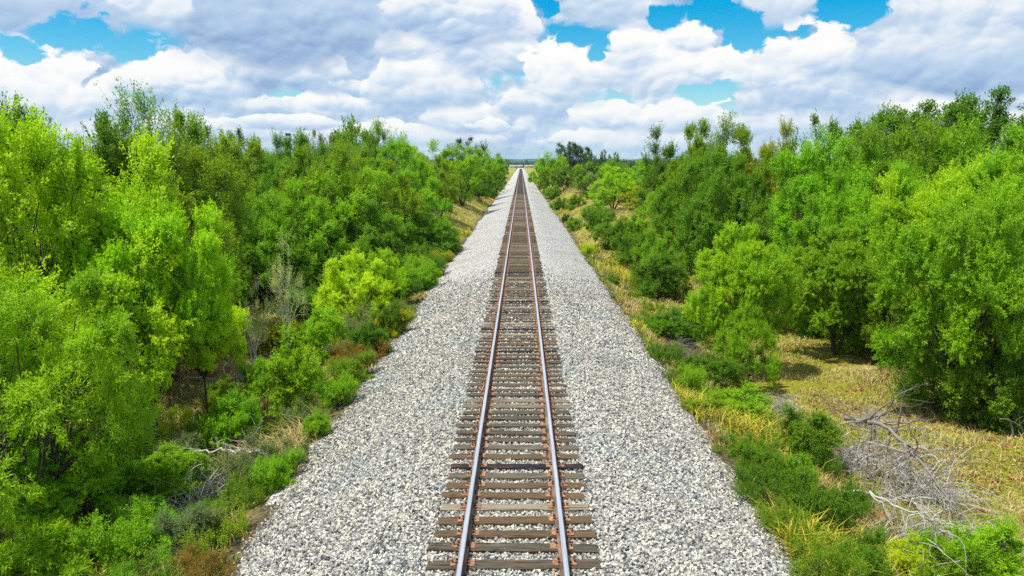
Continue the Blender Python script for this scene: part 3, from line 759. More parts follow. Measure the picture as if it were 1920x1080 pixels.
# proto, px, Y, top px, half px, colour, name, label, category
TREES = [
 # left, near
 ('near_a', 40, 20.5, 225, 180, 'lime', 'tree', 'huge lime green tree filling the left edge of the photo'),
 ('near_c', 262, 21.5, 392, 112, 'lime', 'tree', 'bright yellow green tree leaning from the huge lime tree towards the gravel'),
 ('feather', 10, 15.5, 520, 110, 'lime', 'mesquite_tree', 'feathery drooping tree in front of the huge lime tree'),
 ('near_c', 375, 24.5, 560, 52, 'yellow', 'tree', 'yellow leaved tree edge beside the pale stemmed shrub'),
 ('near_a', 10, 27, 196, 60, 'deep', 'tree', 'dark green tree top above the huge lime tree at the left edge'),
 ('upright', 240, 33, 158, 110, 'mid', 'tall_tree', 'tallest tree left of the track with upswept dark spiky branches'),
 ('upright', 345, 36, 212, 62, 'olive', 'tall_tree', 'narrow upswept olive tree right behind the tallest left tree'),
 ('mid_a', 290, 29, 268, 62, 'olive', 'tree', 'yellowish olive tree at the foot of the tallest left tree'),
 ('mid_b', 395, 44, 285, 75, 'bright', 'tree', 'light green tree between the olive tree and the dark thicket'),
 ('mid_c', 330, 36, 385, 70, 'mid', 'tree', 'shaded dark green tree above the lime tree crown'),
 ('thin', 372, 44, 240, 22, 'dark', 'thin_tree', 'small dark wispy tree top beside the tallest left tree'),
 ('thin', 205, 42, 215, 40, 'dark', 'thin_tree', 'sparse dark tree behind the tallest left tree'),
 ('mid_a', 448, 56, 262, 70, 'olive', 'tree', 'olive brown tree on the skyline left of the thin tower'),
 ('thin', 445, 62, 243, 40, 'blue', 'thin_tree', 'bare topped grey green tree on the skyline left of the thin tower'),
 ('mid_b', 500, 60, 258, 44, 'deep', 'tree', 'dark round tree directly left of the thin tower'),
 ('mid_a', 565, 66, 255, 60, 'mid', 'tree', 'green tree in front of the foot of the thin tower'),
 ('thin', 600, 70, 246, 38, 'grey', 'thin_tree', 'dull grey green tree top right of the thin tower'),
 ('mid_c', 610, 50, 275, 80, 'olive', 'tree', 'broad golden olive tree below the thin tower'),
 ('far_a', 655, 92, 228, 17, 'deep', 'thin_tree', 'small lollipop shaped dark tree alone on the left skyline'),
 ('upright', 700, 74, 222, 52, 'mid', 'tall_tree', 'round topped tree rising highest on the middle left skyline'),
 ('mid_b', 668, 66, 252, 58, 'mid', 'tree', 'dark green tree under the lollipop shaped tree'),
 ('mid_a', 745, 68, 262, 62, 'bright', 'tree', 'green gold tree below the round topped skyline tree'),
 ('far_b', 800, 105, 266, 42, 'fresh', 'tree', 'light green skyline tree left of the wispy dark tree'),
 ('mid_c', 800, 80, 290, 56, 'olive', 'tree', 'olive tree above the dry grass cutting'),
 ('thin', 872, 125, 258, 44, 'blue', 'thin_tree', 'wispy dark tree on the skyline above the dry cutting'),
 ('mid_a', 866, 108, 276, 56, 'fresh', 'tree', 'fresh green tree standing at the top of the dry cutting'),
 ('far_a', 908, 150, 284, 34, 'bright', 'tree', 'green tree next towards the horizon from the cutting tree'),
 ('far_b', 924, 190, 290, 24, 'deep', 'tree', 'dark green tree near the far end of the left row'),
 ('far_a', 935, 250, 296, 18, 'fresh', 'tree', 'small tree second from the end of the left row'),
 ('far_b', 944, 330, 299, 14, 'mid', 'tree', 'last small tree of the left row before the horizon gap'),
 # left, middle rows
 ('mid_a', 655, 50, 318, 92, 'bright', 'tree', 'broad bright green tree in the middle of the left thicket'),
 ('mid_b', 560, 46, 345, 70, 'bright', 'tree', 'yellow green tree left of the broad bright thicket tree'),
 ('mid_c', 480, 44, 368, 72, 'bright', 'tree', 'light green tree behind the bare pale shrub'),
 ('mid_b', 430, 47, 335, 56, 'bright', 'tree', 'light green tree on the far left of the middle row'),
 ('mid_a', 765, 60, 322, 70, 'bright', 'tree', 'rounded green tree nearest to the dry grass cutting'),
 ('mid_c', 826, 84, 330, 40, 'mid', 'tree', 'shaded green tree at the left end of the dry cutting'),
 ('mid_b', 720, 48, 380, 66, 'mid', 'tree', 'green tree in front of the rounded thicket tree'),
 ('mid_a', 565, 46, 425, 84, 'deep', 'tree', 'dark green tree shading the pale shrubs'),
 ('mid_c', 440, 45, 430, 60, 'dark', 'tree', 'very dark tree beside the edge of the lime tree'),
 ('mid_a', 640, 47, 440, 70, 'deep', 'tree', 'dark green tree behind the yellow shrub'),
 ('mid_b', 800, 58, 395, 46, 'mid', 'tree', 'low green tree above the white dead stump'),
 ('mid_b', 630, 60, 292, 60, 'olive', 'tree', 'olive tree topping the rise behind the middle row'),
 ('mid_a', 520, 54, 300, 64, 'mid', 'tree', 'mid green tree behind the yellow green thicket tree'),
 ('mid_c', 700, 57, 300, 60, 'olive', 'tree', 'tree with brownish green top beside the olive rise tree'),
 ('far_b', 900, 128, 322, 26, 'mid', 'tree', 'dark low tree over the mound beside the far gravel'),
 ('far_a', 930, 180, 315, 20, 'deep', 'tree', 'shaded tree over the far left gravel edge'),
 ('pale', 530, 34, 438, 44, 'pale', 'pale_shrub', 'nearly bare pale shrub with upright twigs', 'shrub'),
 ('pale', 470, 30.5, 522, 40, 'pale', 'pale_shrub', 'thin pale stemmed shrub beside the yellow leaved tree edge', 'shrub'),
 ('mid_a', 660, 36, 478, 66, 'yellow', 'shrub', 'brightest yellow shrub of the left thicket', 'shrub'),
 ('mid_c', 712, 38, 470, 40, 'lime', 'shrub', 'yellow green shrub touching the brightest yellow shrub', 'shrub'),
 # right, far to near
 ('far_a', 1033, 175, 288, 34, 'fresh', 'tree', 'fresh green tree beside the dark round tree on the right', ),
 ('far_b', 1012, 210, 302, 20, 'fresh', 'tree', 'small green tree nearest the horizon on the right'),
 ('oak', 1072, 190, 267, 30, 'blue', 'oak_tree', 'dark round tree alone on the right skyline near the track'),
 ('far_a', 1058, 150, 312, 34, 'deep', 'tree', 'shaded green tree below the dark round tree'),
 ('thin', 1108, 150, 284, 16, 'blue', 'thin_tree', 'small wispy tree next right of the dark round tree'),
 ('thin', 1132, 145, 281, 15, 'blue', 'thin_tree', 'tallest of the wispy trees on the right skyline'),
 ('thin', 1155, 140, 285, 14, 'blue', 'thin_tree', 'wispy tree last to the right before the big right group'),
 ('far_b', 1100, 132, 305, 28, 'olive', 'tree', 'golden brown tree behind the round tree with a visible trunk'),
 ('far_a', 1150, 128, 298, 32, 'mid', 'tree', 'green tree under the wispy skyline trees'),
 ('far_b', 1195, 122, 303, 34, 'bright', 'tree', 'light green tree left of the big right group'),
 ('far_a', 1180, 105, 318, 36, 'bright', 'tree', 'low light green tree behind the dry mound'),
 ('mid_c', 1152, 92, 313, 46, 'lime', 'tree', 'round yellow green tree with a visible dark forked trunk'),
 ('mid_b', 1248, 66, 244, 34, 'deep', 'tree', 'dark tree at the left end of the big right group'),
 ('mid_a', 1345, 62, 228, 64, 'olive', 'tree', 'highest tree of the big right group with golden top'),
 ('mid_b', 1290, 60, 262, 50, 'olive', 'tree', 'golden olive tree left in the big right group'),
 ('mid_a', 1300, 56, 300, 62, 'mid', 'tree', 'shaded tree at the foot of the golden olive tree'),
 ('mid_c', 1370, 52, 290, 70, 'mid', 'tree', 'layered dark green tree in the middle of the big right group'),
 ('mid_b', 1450, 60, 236, 44, 'gold', 'tree', 'yellowish tree at the right end of the big right group'),
 ('mid_a', 1460, 52, 286, 50, 'olive', 'tree', 'olive tree beside the gap in the right skyline'),
 ('thin', 1545, 50, 218, 50, 'deep', 'thin_tree', 'sparse dark tree right of the gap in the right skyline'),
 ('thin', 1640, 50, 214, 56, 'mid', 'thin_tree', 'sparse tree with orange tinged twigs on the right skyline'),
 ('oak', 1715, 56, 196, 62, 'deep', 'oak_tree', 'dark oak sloping down from the tallest right tree'),
 ('oak', 1850, 54, 172, 112, 'deep', 'oak_tree', 'tallest dark oak at the upper right edge'),
 ('mid_a', 1560, 42, 262, 72, 'bright', 'tree', 'light green tree below the sparse skyline tree'),
 ('mid_b', 1650, 42, 252, 66, 'olive', 'tree', 'olive green tree below the orange tinged tree'),
 ('mid_c', 1740, 44, 240, 72, 'olive', 'tree', 'olive tree in front of the sloping dark oak'),
 ('mid_a', 1850, 42, 240, 84, 'bright', 'tree', 'light green tree in front of the tallest dark oak'),
 ('near_b', 1900, 30, 300, 90, 'bright', 'tree', 'bright green tree at the right edge under the oaks'),
 ('mid_a', 1500, 46, 340, 76, 'mid', 'tree', 'rounded olive tree over the far end of the clearing'),
 ('mid_b', 1575, 38, 330, 76, 'bright', 'tree', 'green tree right of the rounded olive tree'),
 ('near_b', 1680, 36, 318, 84, 'bright', 'tree', 'bright tree in the middle of the right wood'),
 ('near_a', 1800, 33, 312, 100, 'lime', 'tree', 'large yellow green tree high in the right wood'),
 ('near_b', 1580, 33.5, 432, 84, 'fresh', 'tree', 'green tree whose crown hangs over the leaf littered clearing'),
 ('near_a', 1850, 25, 372, 128, 'fresh', 'tree', 'largest green tree right of the clearing reaching the ground'),
 ('mid_a', 1700, 31, 470, 78, 'olive', 'tree', 'yellow topped tree with dark lower leaves left of the largest tree'),
 ('near_b', 1392, 30.5, 428, 58, 'lime', 'tree', 'solitary bright green tree between the gravel and the clearing'),
 ('mid_c', 1405, 27.5, 575, 52, 'fresh', 'tree', 'lower round green crown under the solitary bright tree'),
 ('mid_a', 1450, 40, 470, 36, 'bright', 'tree', 'yellow green tree behind the solitary bright tree'),
 ('mid_b', 1330, 56, 348, 50, 'fresh', 'tree', 'blue green tree over the shaded hollow'),
 ('mid_a', 1250, 62, 352, 46, 'bright', 'tree', 'bright round tree left of the shaded hollow'),
 ('mid_c', 1235, 48, 432, 40, 'bright', 'tree', 'yellow green tree above the dark sprawling bush'),
 ('mid_b', 1405, 50, 380, 54, 'deep', 'tree', 'dark tree behind the white dead branches'),
 ('mid_a', 1190, 64, 402, 24, 'bright', 'tree', 'small bright tree on the right bank behind the yellow weeds'),
 ('mid_c', 1205, 80, 350, 40, 'gold', 'tree', 'small yellow tree right of the dry mound'),
 ('mid_b', 1500, 41, 425, 46, 'mid', 'tree', 'dark green tree at the shaded edge of the clearing'),
]
for r in TREES:
    T(*r[:8], cat=r[8] if len(r) > 8 else 'tree')

# bushes: proto, px, base row, height px, half px, colour, label   (placed where their foot meets the ground)
def foot(px, py, z=None):
    d = ray(px, py); t_ = 5.
    for _ in range(4000):
        q = CAM + d * t_
        if q[2] <= gz(q[0], q[1]): break
        t_ += .05 if t_ < 60 else .3
    return q
BUSHES = [
 ('bush_c', 555, 792, 165, 52, 'fresh', 'tall bush with bright top and black shaded foot beside the left gravel'),
 ('bush_a', 612, 690, 108, 40, 'lime', 'yellow green topped bush above the round dark bush'),
 ('bush_a', 697, 672, 66, 44, 'deep', 'round dark green bush touching the left gravel'),
 ('bush_b', 660, 718, 50, 48, 'olive', 'low olive bush below the round dark bush'),
 ('bush_a', 612, 818, 50, 26, 'fresh', 'small bright round bush on the left gravel edge'),
 ('fern', 440, 842, 100, 62, 'fresh', 'dark fern leaved bush below the lime tree'),
 ('fern', 488, 745, 70, 34, 'bright', 'leafy light green bush beside the fallen grey twigs'),
 ('bush_b', 650, 760, 60, 30, 'bright', 'bright low bush between tall bush and gravel'),
 ('bush_b', 735, 590, 60, 44, 'deep', 'dark bush at the gravel left of the tracks beyond the round bush'),
 ('bush_a', 752, 628, 66, 26, 'deep', 'dark green bush with rusty top at the left gravel'),
 ('bush_b', 790, 545, 52, 42, 'fresh', 'green bush sprawling at the left gravel'),
 ('bush_a', 775, 505, 60, 36, 'mid', 'mid green bush behind the sprawling green bush'),
 ('bush_b', 815, 520, 44, 26, 'deep', 'low dark bush at the gravel bend'),
 ('bush_a', 838, 470, 48, 26, 'mid', 'green bush at the foot of the dry cutting'),
 ('bush_b', 800, 462, 46, 34, 'deep', 'very dark bush under the white dead stump'),
 ('scrub', 690, 640, 60, 40, 'grey', 'grey brown shrubby bush behind the yellow topped bush'),
 ('bush_b', 545, 905, 60, 48, 'bright', 'bright bush near the pale fallen branch'),
 ('scrub', 470, 940, 60, 46, 'deep', 'dark low bush below the pale fallen branch'),
 ('bush_a', 330, 930, 90, 70, 'fresh', 'green bush left of the tangled grey twigs'),
 ('fern', 225, 915, 90, 80, 'bright', 'soft green bush below the feathery tree'),
 ('feather', 120, 1035, 190, 130, 'bright', 'feathery bright bush in the lower left corner'),
 ('fern', 40, 960, 120, 90, 'fresh', 'green bush at the left edge below the feathery tree'),
 ('fern', 70, 1120, 130, 100, 'lime', 'yellow green bush cut by the lower left corner'),
 ('bush_b', 255, 1060, 110, 80, 'fresh', 'low green bush on the bottom edge left of the gravel'),
 ('scrub', 400, 1030, 80, 62, 'olive', 'olive and rust coloured bush at the left gravel edge'),
 ('scrub', 385, 1085, 60, 60, 'brown', 'rust red low scrub at the bottom left gravel edge'),
 ('scrub', 290, 830, 70, 60, 'yellow', 'yellow green bush beside the thin dark trunk'),
 ('bush_a', 420, 770, 60, 40, 'olive', 'small olive bush behind the fern leaved bush'),
 ('bush_b', 520, 660, 60, 50, 'gold', 'golden low bush below the bare pale shrub'),
 ('bush_b', 580, 600, 60, 56, 'deep', 'dark bush below the brightest yellow shrub'),
 ('bush_a', 1238, 562, 78, 62, 'deep', 'dark sprawling bush on the right bank'),
 ('bush_b', 1190, 500, 60, 44, 'mid', 'green bush above the yellow weeds'),
 ('bush_a', 1150, 470, 58, 34, 'mid', 'olive green bush on the right bank before the mound'),
 ('bush_b', 1125, 440, 48, 28, 'mid', 'green bush at the foot of the right mound'),
 ('bush_b', 1100, 478, 20, 16, 'yellow', 'small yellow bush on the right gravel edge'),
 ('bush_b', 1300, 640, 60, 56, 'deep', 'dark green bush left of the lower round crown'),
 ('bush_a', 1255, 640, 56, 46, 'mid', 'green bush beside the straw coloured grass'),
 ('bush_b', 1330, 720, 52, 60, 'deep', 'low dark bush over the twisted grey root'),
 ('bush_b', 1295, 735, 50, 34, 'fresh', 'small fresh green bush at the right gravel edge'),
 ('bush_a', 1390, 788, 60, 56, 'fresh', 'green bush next to the small grey twig tangle'),
 ('bush_a', 1505, 866, 96, 66, 'deep', 'round dark green bush at the upper end of the fallen dead tree'),
 ('bush_b', 1420, 900, 66, 52, 'deep', 'low dark green bush left of the round dark bush'),
 ('bush_a', 1490, 938, 84, 46, 'fresh', 'bright green bush between two darker bushes by the dead tree'),
 ('bush_b', 1545, 1000, 100, 58, 'deep', 'wide green bush touching the pale twisted branch'),
 ('scrub', 1455, 1000, 60, 36, 'olive', 'olive bush at the lower right gravel edge'),
 ('scrub', 1500, 1090, 90, 60, 'olive', 'yellowish bush on the bottom edge right of the gravel'),
 ('bush_a', 1695, 1085, 80, 42, 'yellow', 'small yellow green bush on a stub below the dead tree'),
 ('bush_c', 1850, 1100, 130, 70, 'fresh', 'leafy bright bush in the lower right corner'),
 ('bush_b', 1760, 1090, 90, 60, 'fresh', 'fresh green bush left of the corner bush at bottom right'),
 ('bush_b', 1620, 1100, 90, 60, 'mid', 'green bush among dead twigs on the bottom edge'),
 ('bush_b', 1345, 770, 40, 40, 'fresh', 'low green bush above the tall yellow weeds'),
 ('bush_a', 1560, 590, 70, 50, 'mid', 'green bush under the crown that hangs over the clearing'),
 ('bush_a', 1690, 680, 110, 60, 'deep', 'dark leaved bush left of the largest green tree'),
 ('bush_a', 1765, 775, 150, 82, 'fresh', 'green bush at the foot of the largest tree'),
 ('bush_a', 1850, 800, 150, 80, 'deep', 'dark green bush under the right half of the largest tree'),
 ('bush_a', 1525, 628, 96, 52, 'mid', 'green bush at the far edge of the clearing'),
 ('bush_a', 1600, 655, 92, 54, 'bright', 'light green bush at the foot of the tree that hangs over the clearing'),
 ('bush_a', 1880, 800, 130, 70, 'deep', 'dark bush at the right edge under the largest tree'),
 ('bush_b', 1900, 560, 80, 50, 'deep', 'shaded bush inside the right wood'),
 ('bush_far', 1050, 398, 26, 20, 'deep', 'dark bush at the right gravel under the far mound'),
 ('bush_far', 1040, 372, 22, 20, 'mid', 'small green bush on the slope before the far mound'),
 ('bush_far', 1082, 388, 22, 20, 'olive', 'olive bush in the dry grass of the right mound'),
 ('bush_far', 1062, 418, 16, 12, 'dark', 'tiny dark bush alone on the right gravel edge'),
 ('bush_far', 1020, 352, 22, 14, 'dark', 'dark bush where the right trees meet the far gravel'),
 ('bush_far', 930, 366, 26, 22, 'deep', 'dark green bush on the left cutting beside the gravel'),
 ('bush_far', 908, 352, 18, 18, 'deep', 'green bush on top of the left cutting'),
 ('bush_far', 945, 350, 16, 12, 'mid', 'small bush by the white topped marker post'),
 ('bush_far', 868, 372, 20, 18, 'dark', 'dark bush at the top of the bare dry slope'),
 ('bush_far', 1110, 352, 26, 26, 'grey', 'grey green bush beside the dark twig heap on the mound'),
]
for (pr_, px, py, hp, half, col, lab) in BUSHES:
    q = foot(px, py); Y = q[1]
    D = float(np.dot(q - CAM, np.array((0, CPI, -SPI))))
    hgt = hp * D / FPX * 1.06
    rad_ = half * D / FPX
    if abs(q[0]) < 4.75 + rad_ * .55:
        q[0] = math.copysign(4.75 + rad_ * .55, q[0])
    plant('bush', pr_, float(q[0]), float(Y), rad_, hgt, col, lab, 'bush')

# the scrubby fringe: many small bushes that only differ in place, in four groups
fr = random.Random(77)
def fringe(n, xr, yr, rr, hr, cols, protos, label, group):
    for i in range(n):
        y = yr[0] * (yr[1] / yr[0]) ** ((i + fr.random()) / n); r = fr.uniform(*rr)
        x = fr.uniform(*xr); x = math.copysign(max(abs(x), 4.7 + r * .6), x)
        plant('scrub_bush', fr.choice(protos), x, y, r, fr.uniform(*hr), fr.choice(cols), label, 'bush', group)
fringe(40, (-9.5, -4.9), (9.5, 62), (.40, .85), (.4, 1.15), ('bright', 'mid', 'olive', 'grey', 'gold', 'brown', 'grey', 'deep'), ('scrub', 'scrub', 'bush_b', 'fern'), 'small scrubby bush in the dense fringe left of the near gravel', 'scrub fringe left of the gravel')
fringe(20, (4.9, 7.8), (10, 62), (.35, .75), (.35, .9), ('mid', 'deep', 'deep', 'olive', 'grey'), ('scrub', 'scrub', 'bush_b'), 'small scrubby bush in the green fringe right of the near gravel', 'scrub fringe right of the gravel')
fringe(22, (5.0, 12.0), (66, 240), (.6, 1.3), (.6, 1.4), ('mid', 'deep', 'bright', 'olive', 'grey'), ('bush_far',), 'green bush scattered over the dry right bank', 'bushes on the right bank')
fringe(22, (-10.0, -5.0), (130, 330), (.8, 1.6), (.8, 1.8), ('mid', 'deep', 'olive'), ('bush_far',), 'green bush on the far left bank beside the gravel', 'bushes on the far left bank')
fringe(14, (-8.5, -5.0), (44, 66), (.8, 1.4), (1.0, 2.0), ('mid', 'deep', 'fresh'), ('bush_a', 'bush_b'), 'green bush before the dry cutting left of the gravel', 'bushes before the left cutting')

# further woods: individual trees behind the first rows, in three groups that nothing tells apart
wr = random.Random(21)
def wood_patch(n, xr, yr, hr, group, label, cols, protos=('far_a', 'far_b')):
    for i in range(n):
        y = yr[0] + (yr[1] - yr[0]) * ((i + wr.random()) / n)
        x = wr.uniform(*xr(y))
        h = wr.uniform(*hr)
        plant('woodland_tree', wr.choice(protos), x, y, h * wr.uniform(.48, .6), h, wr.choice(cols), label, 'tree', group)
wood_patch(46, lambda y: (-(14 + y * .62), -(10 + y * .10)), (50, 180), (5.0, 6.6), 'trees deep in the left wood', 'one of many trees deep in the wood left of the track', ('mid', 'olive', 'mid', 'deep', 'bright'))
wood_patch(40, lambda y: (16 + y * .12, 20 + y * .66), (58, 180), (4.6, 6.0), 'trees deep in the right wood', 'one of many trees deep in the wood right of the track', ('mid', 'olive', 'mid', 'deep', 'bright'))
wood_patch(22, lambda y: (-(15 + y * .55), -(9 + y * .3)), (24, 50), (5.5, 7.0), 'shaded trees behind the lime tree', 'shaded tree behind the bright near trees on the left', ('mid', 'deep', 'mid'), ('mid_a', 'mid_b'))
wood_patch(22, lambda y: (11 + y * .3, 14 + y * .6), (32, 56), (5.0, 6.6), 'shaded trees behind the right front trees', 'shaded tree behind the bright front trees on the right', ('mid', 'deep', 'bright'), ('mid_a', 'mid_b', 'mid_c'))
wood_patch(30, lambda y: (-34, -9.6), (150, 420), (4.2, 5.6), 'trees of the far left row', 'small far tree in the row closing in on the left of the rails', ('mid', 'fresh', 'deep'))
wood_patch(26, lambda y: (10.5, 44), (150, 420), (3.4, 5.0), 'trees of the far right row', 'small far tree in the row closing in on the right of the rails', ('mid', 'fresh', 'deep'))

# woods beyond counting, out to the hills
rng = np.random.default_rng(8)
N = 9000
y = rng.uniform(0, 1, N) ** 1.6 * 3600 + 400; x = rng.uniform(-1, 1, N) * (y * .75 + 60)
k = (np.abs(x) > 22 + y * .004) | (y > 1290)
x, y = x[k], y[k]; n = len(x)
per = 9
s_ = rng.uniform(2.4, 4.4, n) * (1 + y / 2500)
P0 = np.stack((x, y, ground(x, y)), 1)
off = rng.normal(0, .45, (n, per, 3)); off[..., 2] = np.abs(off[..., 2]) * .9 + .25
c = (P0[:, None] + off * s_[:, None, None]).reshape(-1, 3)
sz = np.repeat(s_, per)
lv = leaves(rng, c, rng.normal(size=c.shape) + np.array((0, 0, .5)), rng.normal(size=c.shape) + np.array((0, 0, 1.)), 1., 1., rng.uniform(0, 1, len(c)))
v = (lv[0].reshape(-1, 4, 3) - c[:, None]) * sz[:, None, None] * np.array((1, 1, .9)) + c[:, None]
o = link('distant_woods', mesh('distant_woods', v.reshape(-1, 3), lv[1], LEAF, lv[2])); o.color = (.045, .085, .016, 1)
tag(o, 'distant dark green woods spreading to the horizon', 'woods', kind='stuff')

# ------------------------------------------------------------------ grass, weeds, litter (uncountable)
def blades(rng, x, y, h, w_, lean, tint):
    n = len(x); z = ground(x, y)
    a = rng.uniform(0, 6.28, n); d = np.stack((np.cos(a), np.sin(a), np.zeros(n)), 1)
    side = np.stack((-np.sin(a), np.cos(a), np.zeros(n)), 1) * w_[:, None]
    b = np.stack((x, y, z - .02), 1); l = (lean * rng.uniform(.3, 1.4, n) * h)[:, None]
    m_ = b + d * l * .35 + np.array((0, 0, 1.)) * (h * .6)[:, None]
    tip = b + d * l * 1.15 + np.array((0, 0, 1.)) * (h * rng.uniform(.75, 1.0, n))[:, None]
    v = np.stack((b - side, b + side, m_ + side * .8, m_ - side * .8, tip), 1).reshape(-1, 3)
    i = (np.arange(n) * 5)[:, None]
    f = np.concatenate((i + np.array([(0, 1, 2, 3)]), i + np.array([(3, 2, 4, 4)])), 0)
    return v, f, np.tile(tint, 2)
def tri_clean(v, f, t):
    # quads whose last corner repeats become triangles: split everything into triangles
    q = f; a = q[:, [0, 1, 2]]; b = q[:, [0, 2, 3]]
    keep = b[:, 1] != b[:, 2]
    return v, np.concatenate((a, b[keep])), np.concatenate((t, t[keep]))
def grass_mat(name, stops, trans=.25):
    m_, t, out = material(name)
    c = t.ramp(attr(t), stops)
    p = principled(t, None, c, .7, .2)
    tr = t.n('ShaderNodeBsdfTranslucent'); t.put(tr.inputs[0], c)
    mx = t.n('ShaderNodeMixShader'); mx.inputs[0].default_value = trans
    t.t.links.new(p.outputs[0], mx.inputs[1]); t.t.links.new(tr.outputs[0], mx.inputs[2]); t.t.links.new(mx.outputs[0], out.inputs[0])
    return m_
DRY = grass_mat('dry_grass', [(0, srgb(112, 98, 58)), (.3, srgb(170, 152, 98)), (.5, srgb(206, 188, 130)), (.66, srgb(176, 168, 80)), (.85, srgb(140, 150, 44)), (1, srgb(104, 128, 30))])
WEED = grass_mat('green_weeds', [(0, srgb(50, 66, 18)), (.3, srgb(96, 124, 26)), (.5, srgb(138, 150, 40)), (.64, srgb(170, 150, 84)), (.8, srgb(190, 168, 120)), (1, srgb(150, 76, 40))])
YELLOW = grass_mat('yellow_weeds', [(0, srgb(120, 130, 40)), (.4, srgb(168, 168, 50)), (.75, srgb(206, 190, 70)), (1, srgb(226, 160, 80))])
LITTER = grass_mat('fallen_leaf_litter', [(0, srgb(84, 54, 36)), (.4, srgb(144, 98, 62)), (.7, srgb(196, 148, 100)), (1, srgb(220, 190, 144))], .1)

def scatter(rng, n, xr, yr, dens):
    x = rng.uniform(*xr, n); y = rng.uniform(*yr, n)
    k = rng.uniform(size=n) < dens(x, y)
    return x[k], y[k]
rng = np.random.default_rng(31)
# right clearing: dry tufted grass
cx, cy2 = scatter(rng, 52000, (4.9, 26), (9, 60), lambda x, y: np.clip((vnoise(x, y, .6, 4) - .28) * 1.7, 0.05, 1) * sstep(x, 4.7, 5.8) * np.clip(26 / y, 0, 1))
m_ = 5
x = np.repeat(cx, m_) + rng.normal(0, .05, len(cx) * m_); y = np.repeat(cy2, m_) + rng.normal(0, .05, len(cx) * m_)
h = rng.uniform(.05, .20, len(x)) * (.6 + 1.1 * vnoise(x, y, .45, 7)) * (1 + y / 60)
tn = np.clip(vnoise(x, y, .35, 12) * .9 + rng.normal(0, .16, len(x)), 0, 1)
p_ = tri_clean(*blades(rng, x, y, h, rng.uniform(.004, .009, len(x)) * (1 + y / 40), np.full(len(x), .8), tn))
o = link('dry_grass', mesh('dry_grass', *p_[:2], DRY, p_[2])); tag(o, 'short dry straw coloured grass of the clearing right of the track', 'grass', kind='stuff')
# slopes beyond: banks both sides
cx, cy2 = scatter(rng, 30000, (4.7, 15), (40, 170), lambda x, y: np.clip((vnoise(x, y, .5, 4) - .2) * 1.6, 0.1, 1) * sstep(x, 4.7, 5.4))
sgn = rng.choice((-1, 1), len(cx))
x = np.repeat(cx * sgn, 4) + rng.normal(0, .1, len(cx) * 4); y = np.repeat(cy2, 4) + rng.normal(0, .1, len(cx) * 4)
h = rng.uniform(.12, .38, len(x)); tn = np.clip(vnoise(x, y, .25, 14) * .85 + rng.normal(0, .16, len(x)), 0, 1)
p_ = tri_clean(*blades(rng, x, y, h, rng.uniform(.012, .03, len(x)), np.full(len(x), .9), tn))
o = link('bank_grass', mesh('bank_grass', *p_[:2], DRY, p_[2])); tag(o, 'dry yellowish grass on the banks farther along the rails', 'grass', kind='stuff')
# left undergrowth and the green fringe of both gravel toes
cx, cy2 = scatter(rng, 46000, (4.6, 17), (8, 62), lambda x, y: np.clip((vnoise(x, y, .8, 24) - .15) * 1.7, 0.05, 1) * sstep(x, 4.5, 5.3) * np.clip(24 / y, 0, 1))
x = np.repeat(-cx, 6) + rng.normal(0, .07, len(cx) * 6); y = np.repeat(cy2, 6) + rng.normal(0, .07, len(cx) * 6)
h = rng.uniform(.08, .34, len(x)) * (.5 + 1.2 * vnoise(x, y, .7, 7)) * (.6 + .6 * sstep(-x, 4.8, 6.5))
tn = np.clip(vnoise(x, y, .5, 17) * 1.0 + rng.normal(-.02, .18, len(x)), 0, 1)
p_ = tri_clean(*blades(rng, x, y, h, rng.uniform(.005, .014, len(x)) * (1 + y / 40), np.full(len(x), .7), tn))
o = link('left_undergrowth', mesh('left_undergrowth', *p_[:2], WEED, p_[2])); tag(o, 'green and rusty weeds growing between the bushes left of the gravel', 'weeds', kind='stuff')
cx, cy2 = scatter(rng, 15000, (4.5, 8.6), (8, 70), lambda x, y: np.clip((vnoise(x, y, .7, 44) - .3) * 1.9, 0.03, 1) * sstep(x, 4.5, 5.0) * sstep(x, 9.0, 7.0) * np.clip(26 / y, 0, 1))
x = np.repeat(cx, 7) + rng.normal(0, .07, len(cx) * 7); y = np.repeat(cy2, 7) + rng.normal(0, .07, len(cx) * 7)
h = rng.uniform(.10, .36, len(x)); tn = np.clip(vnoise(x, y, .5, 57) * .9 + rng.normal(0, .15, len(x)), 0, 1)
p_ = tri_clean(*blades(rng, x, y, h, rng.uniform(.005, .012, len(x)) * (1 + y / 40), np.full(len(x), .8), tn))
o = link('right_verge_weeds', mesh('right_verge_weeds', *p_[:2], WEED, p_[2])); tag(o, 'green weeds along the right foot of the gravel', 'weeds', kind='stuff')
# tall yellow weeds in patches
pa = []
for (px, py, hw, n, hh_) in ((1175, 528, 1.5, 1500, .7), (1160, 500, .9, 600, .6), (1400, 812, .9, 500, .6), (1440, 840, .7, 250, .55), (1560, 1050, .8, 520, .6), (1500, 1040, .5, 250, .5), (1250, 600, 1.2, 900, .4),
                         (1300, 770, .7, 500, .4), (1100, 470, 1.2, 600, .6), (1280, 740, .7, 300, .3), (880, 440, 1.3, 700, .5), (912, 372, 1.5, 900, .5), (1040, 400, 1.4, 500, .5), (1210, 620, .7, 500, .35), (1320, 620, 1.3, 900, .4), (1650, 1060, .6, 300, .5)):
    q = foot(px, py)
    x = q[0] + rng.normal(0, hw * .5, n); y = q[1] + rng.normal(0, hw * .75, n)
    k = np.abs(x) > 4.65; x, y = x[k], y[k]; n = len(x)
    h = rng.uniform(.5, 1.1, n) * hh_
    tn = np.clip(rng.normal(.45 if px not in (912,) else .95, .2, n), 0, 1)
    pa.append(tri_clean(*blades(rng, x, y, h, rng.uniform(.006, .012, n) * (1 + q[1] / 50), np.full(n, .9), tn)))
p_ = cat_parts(pa)
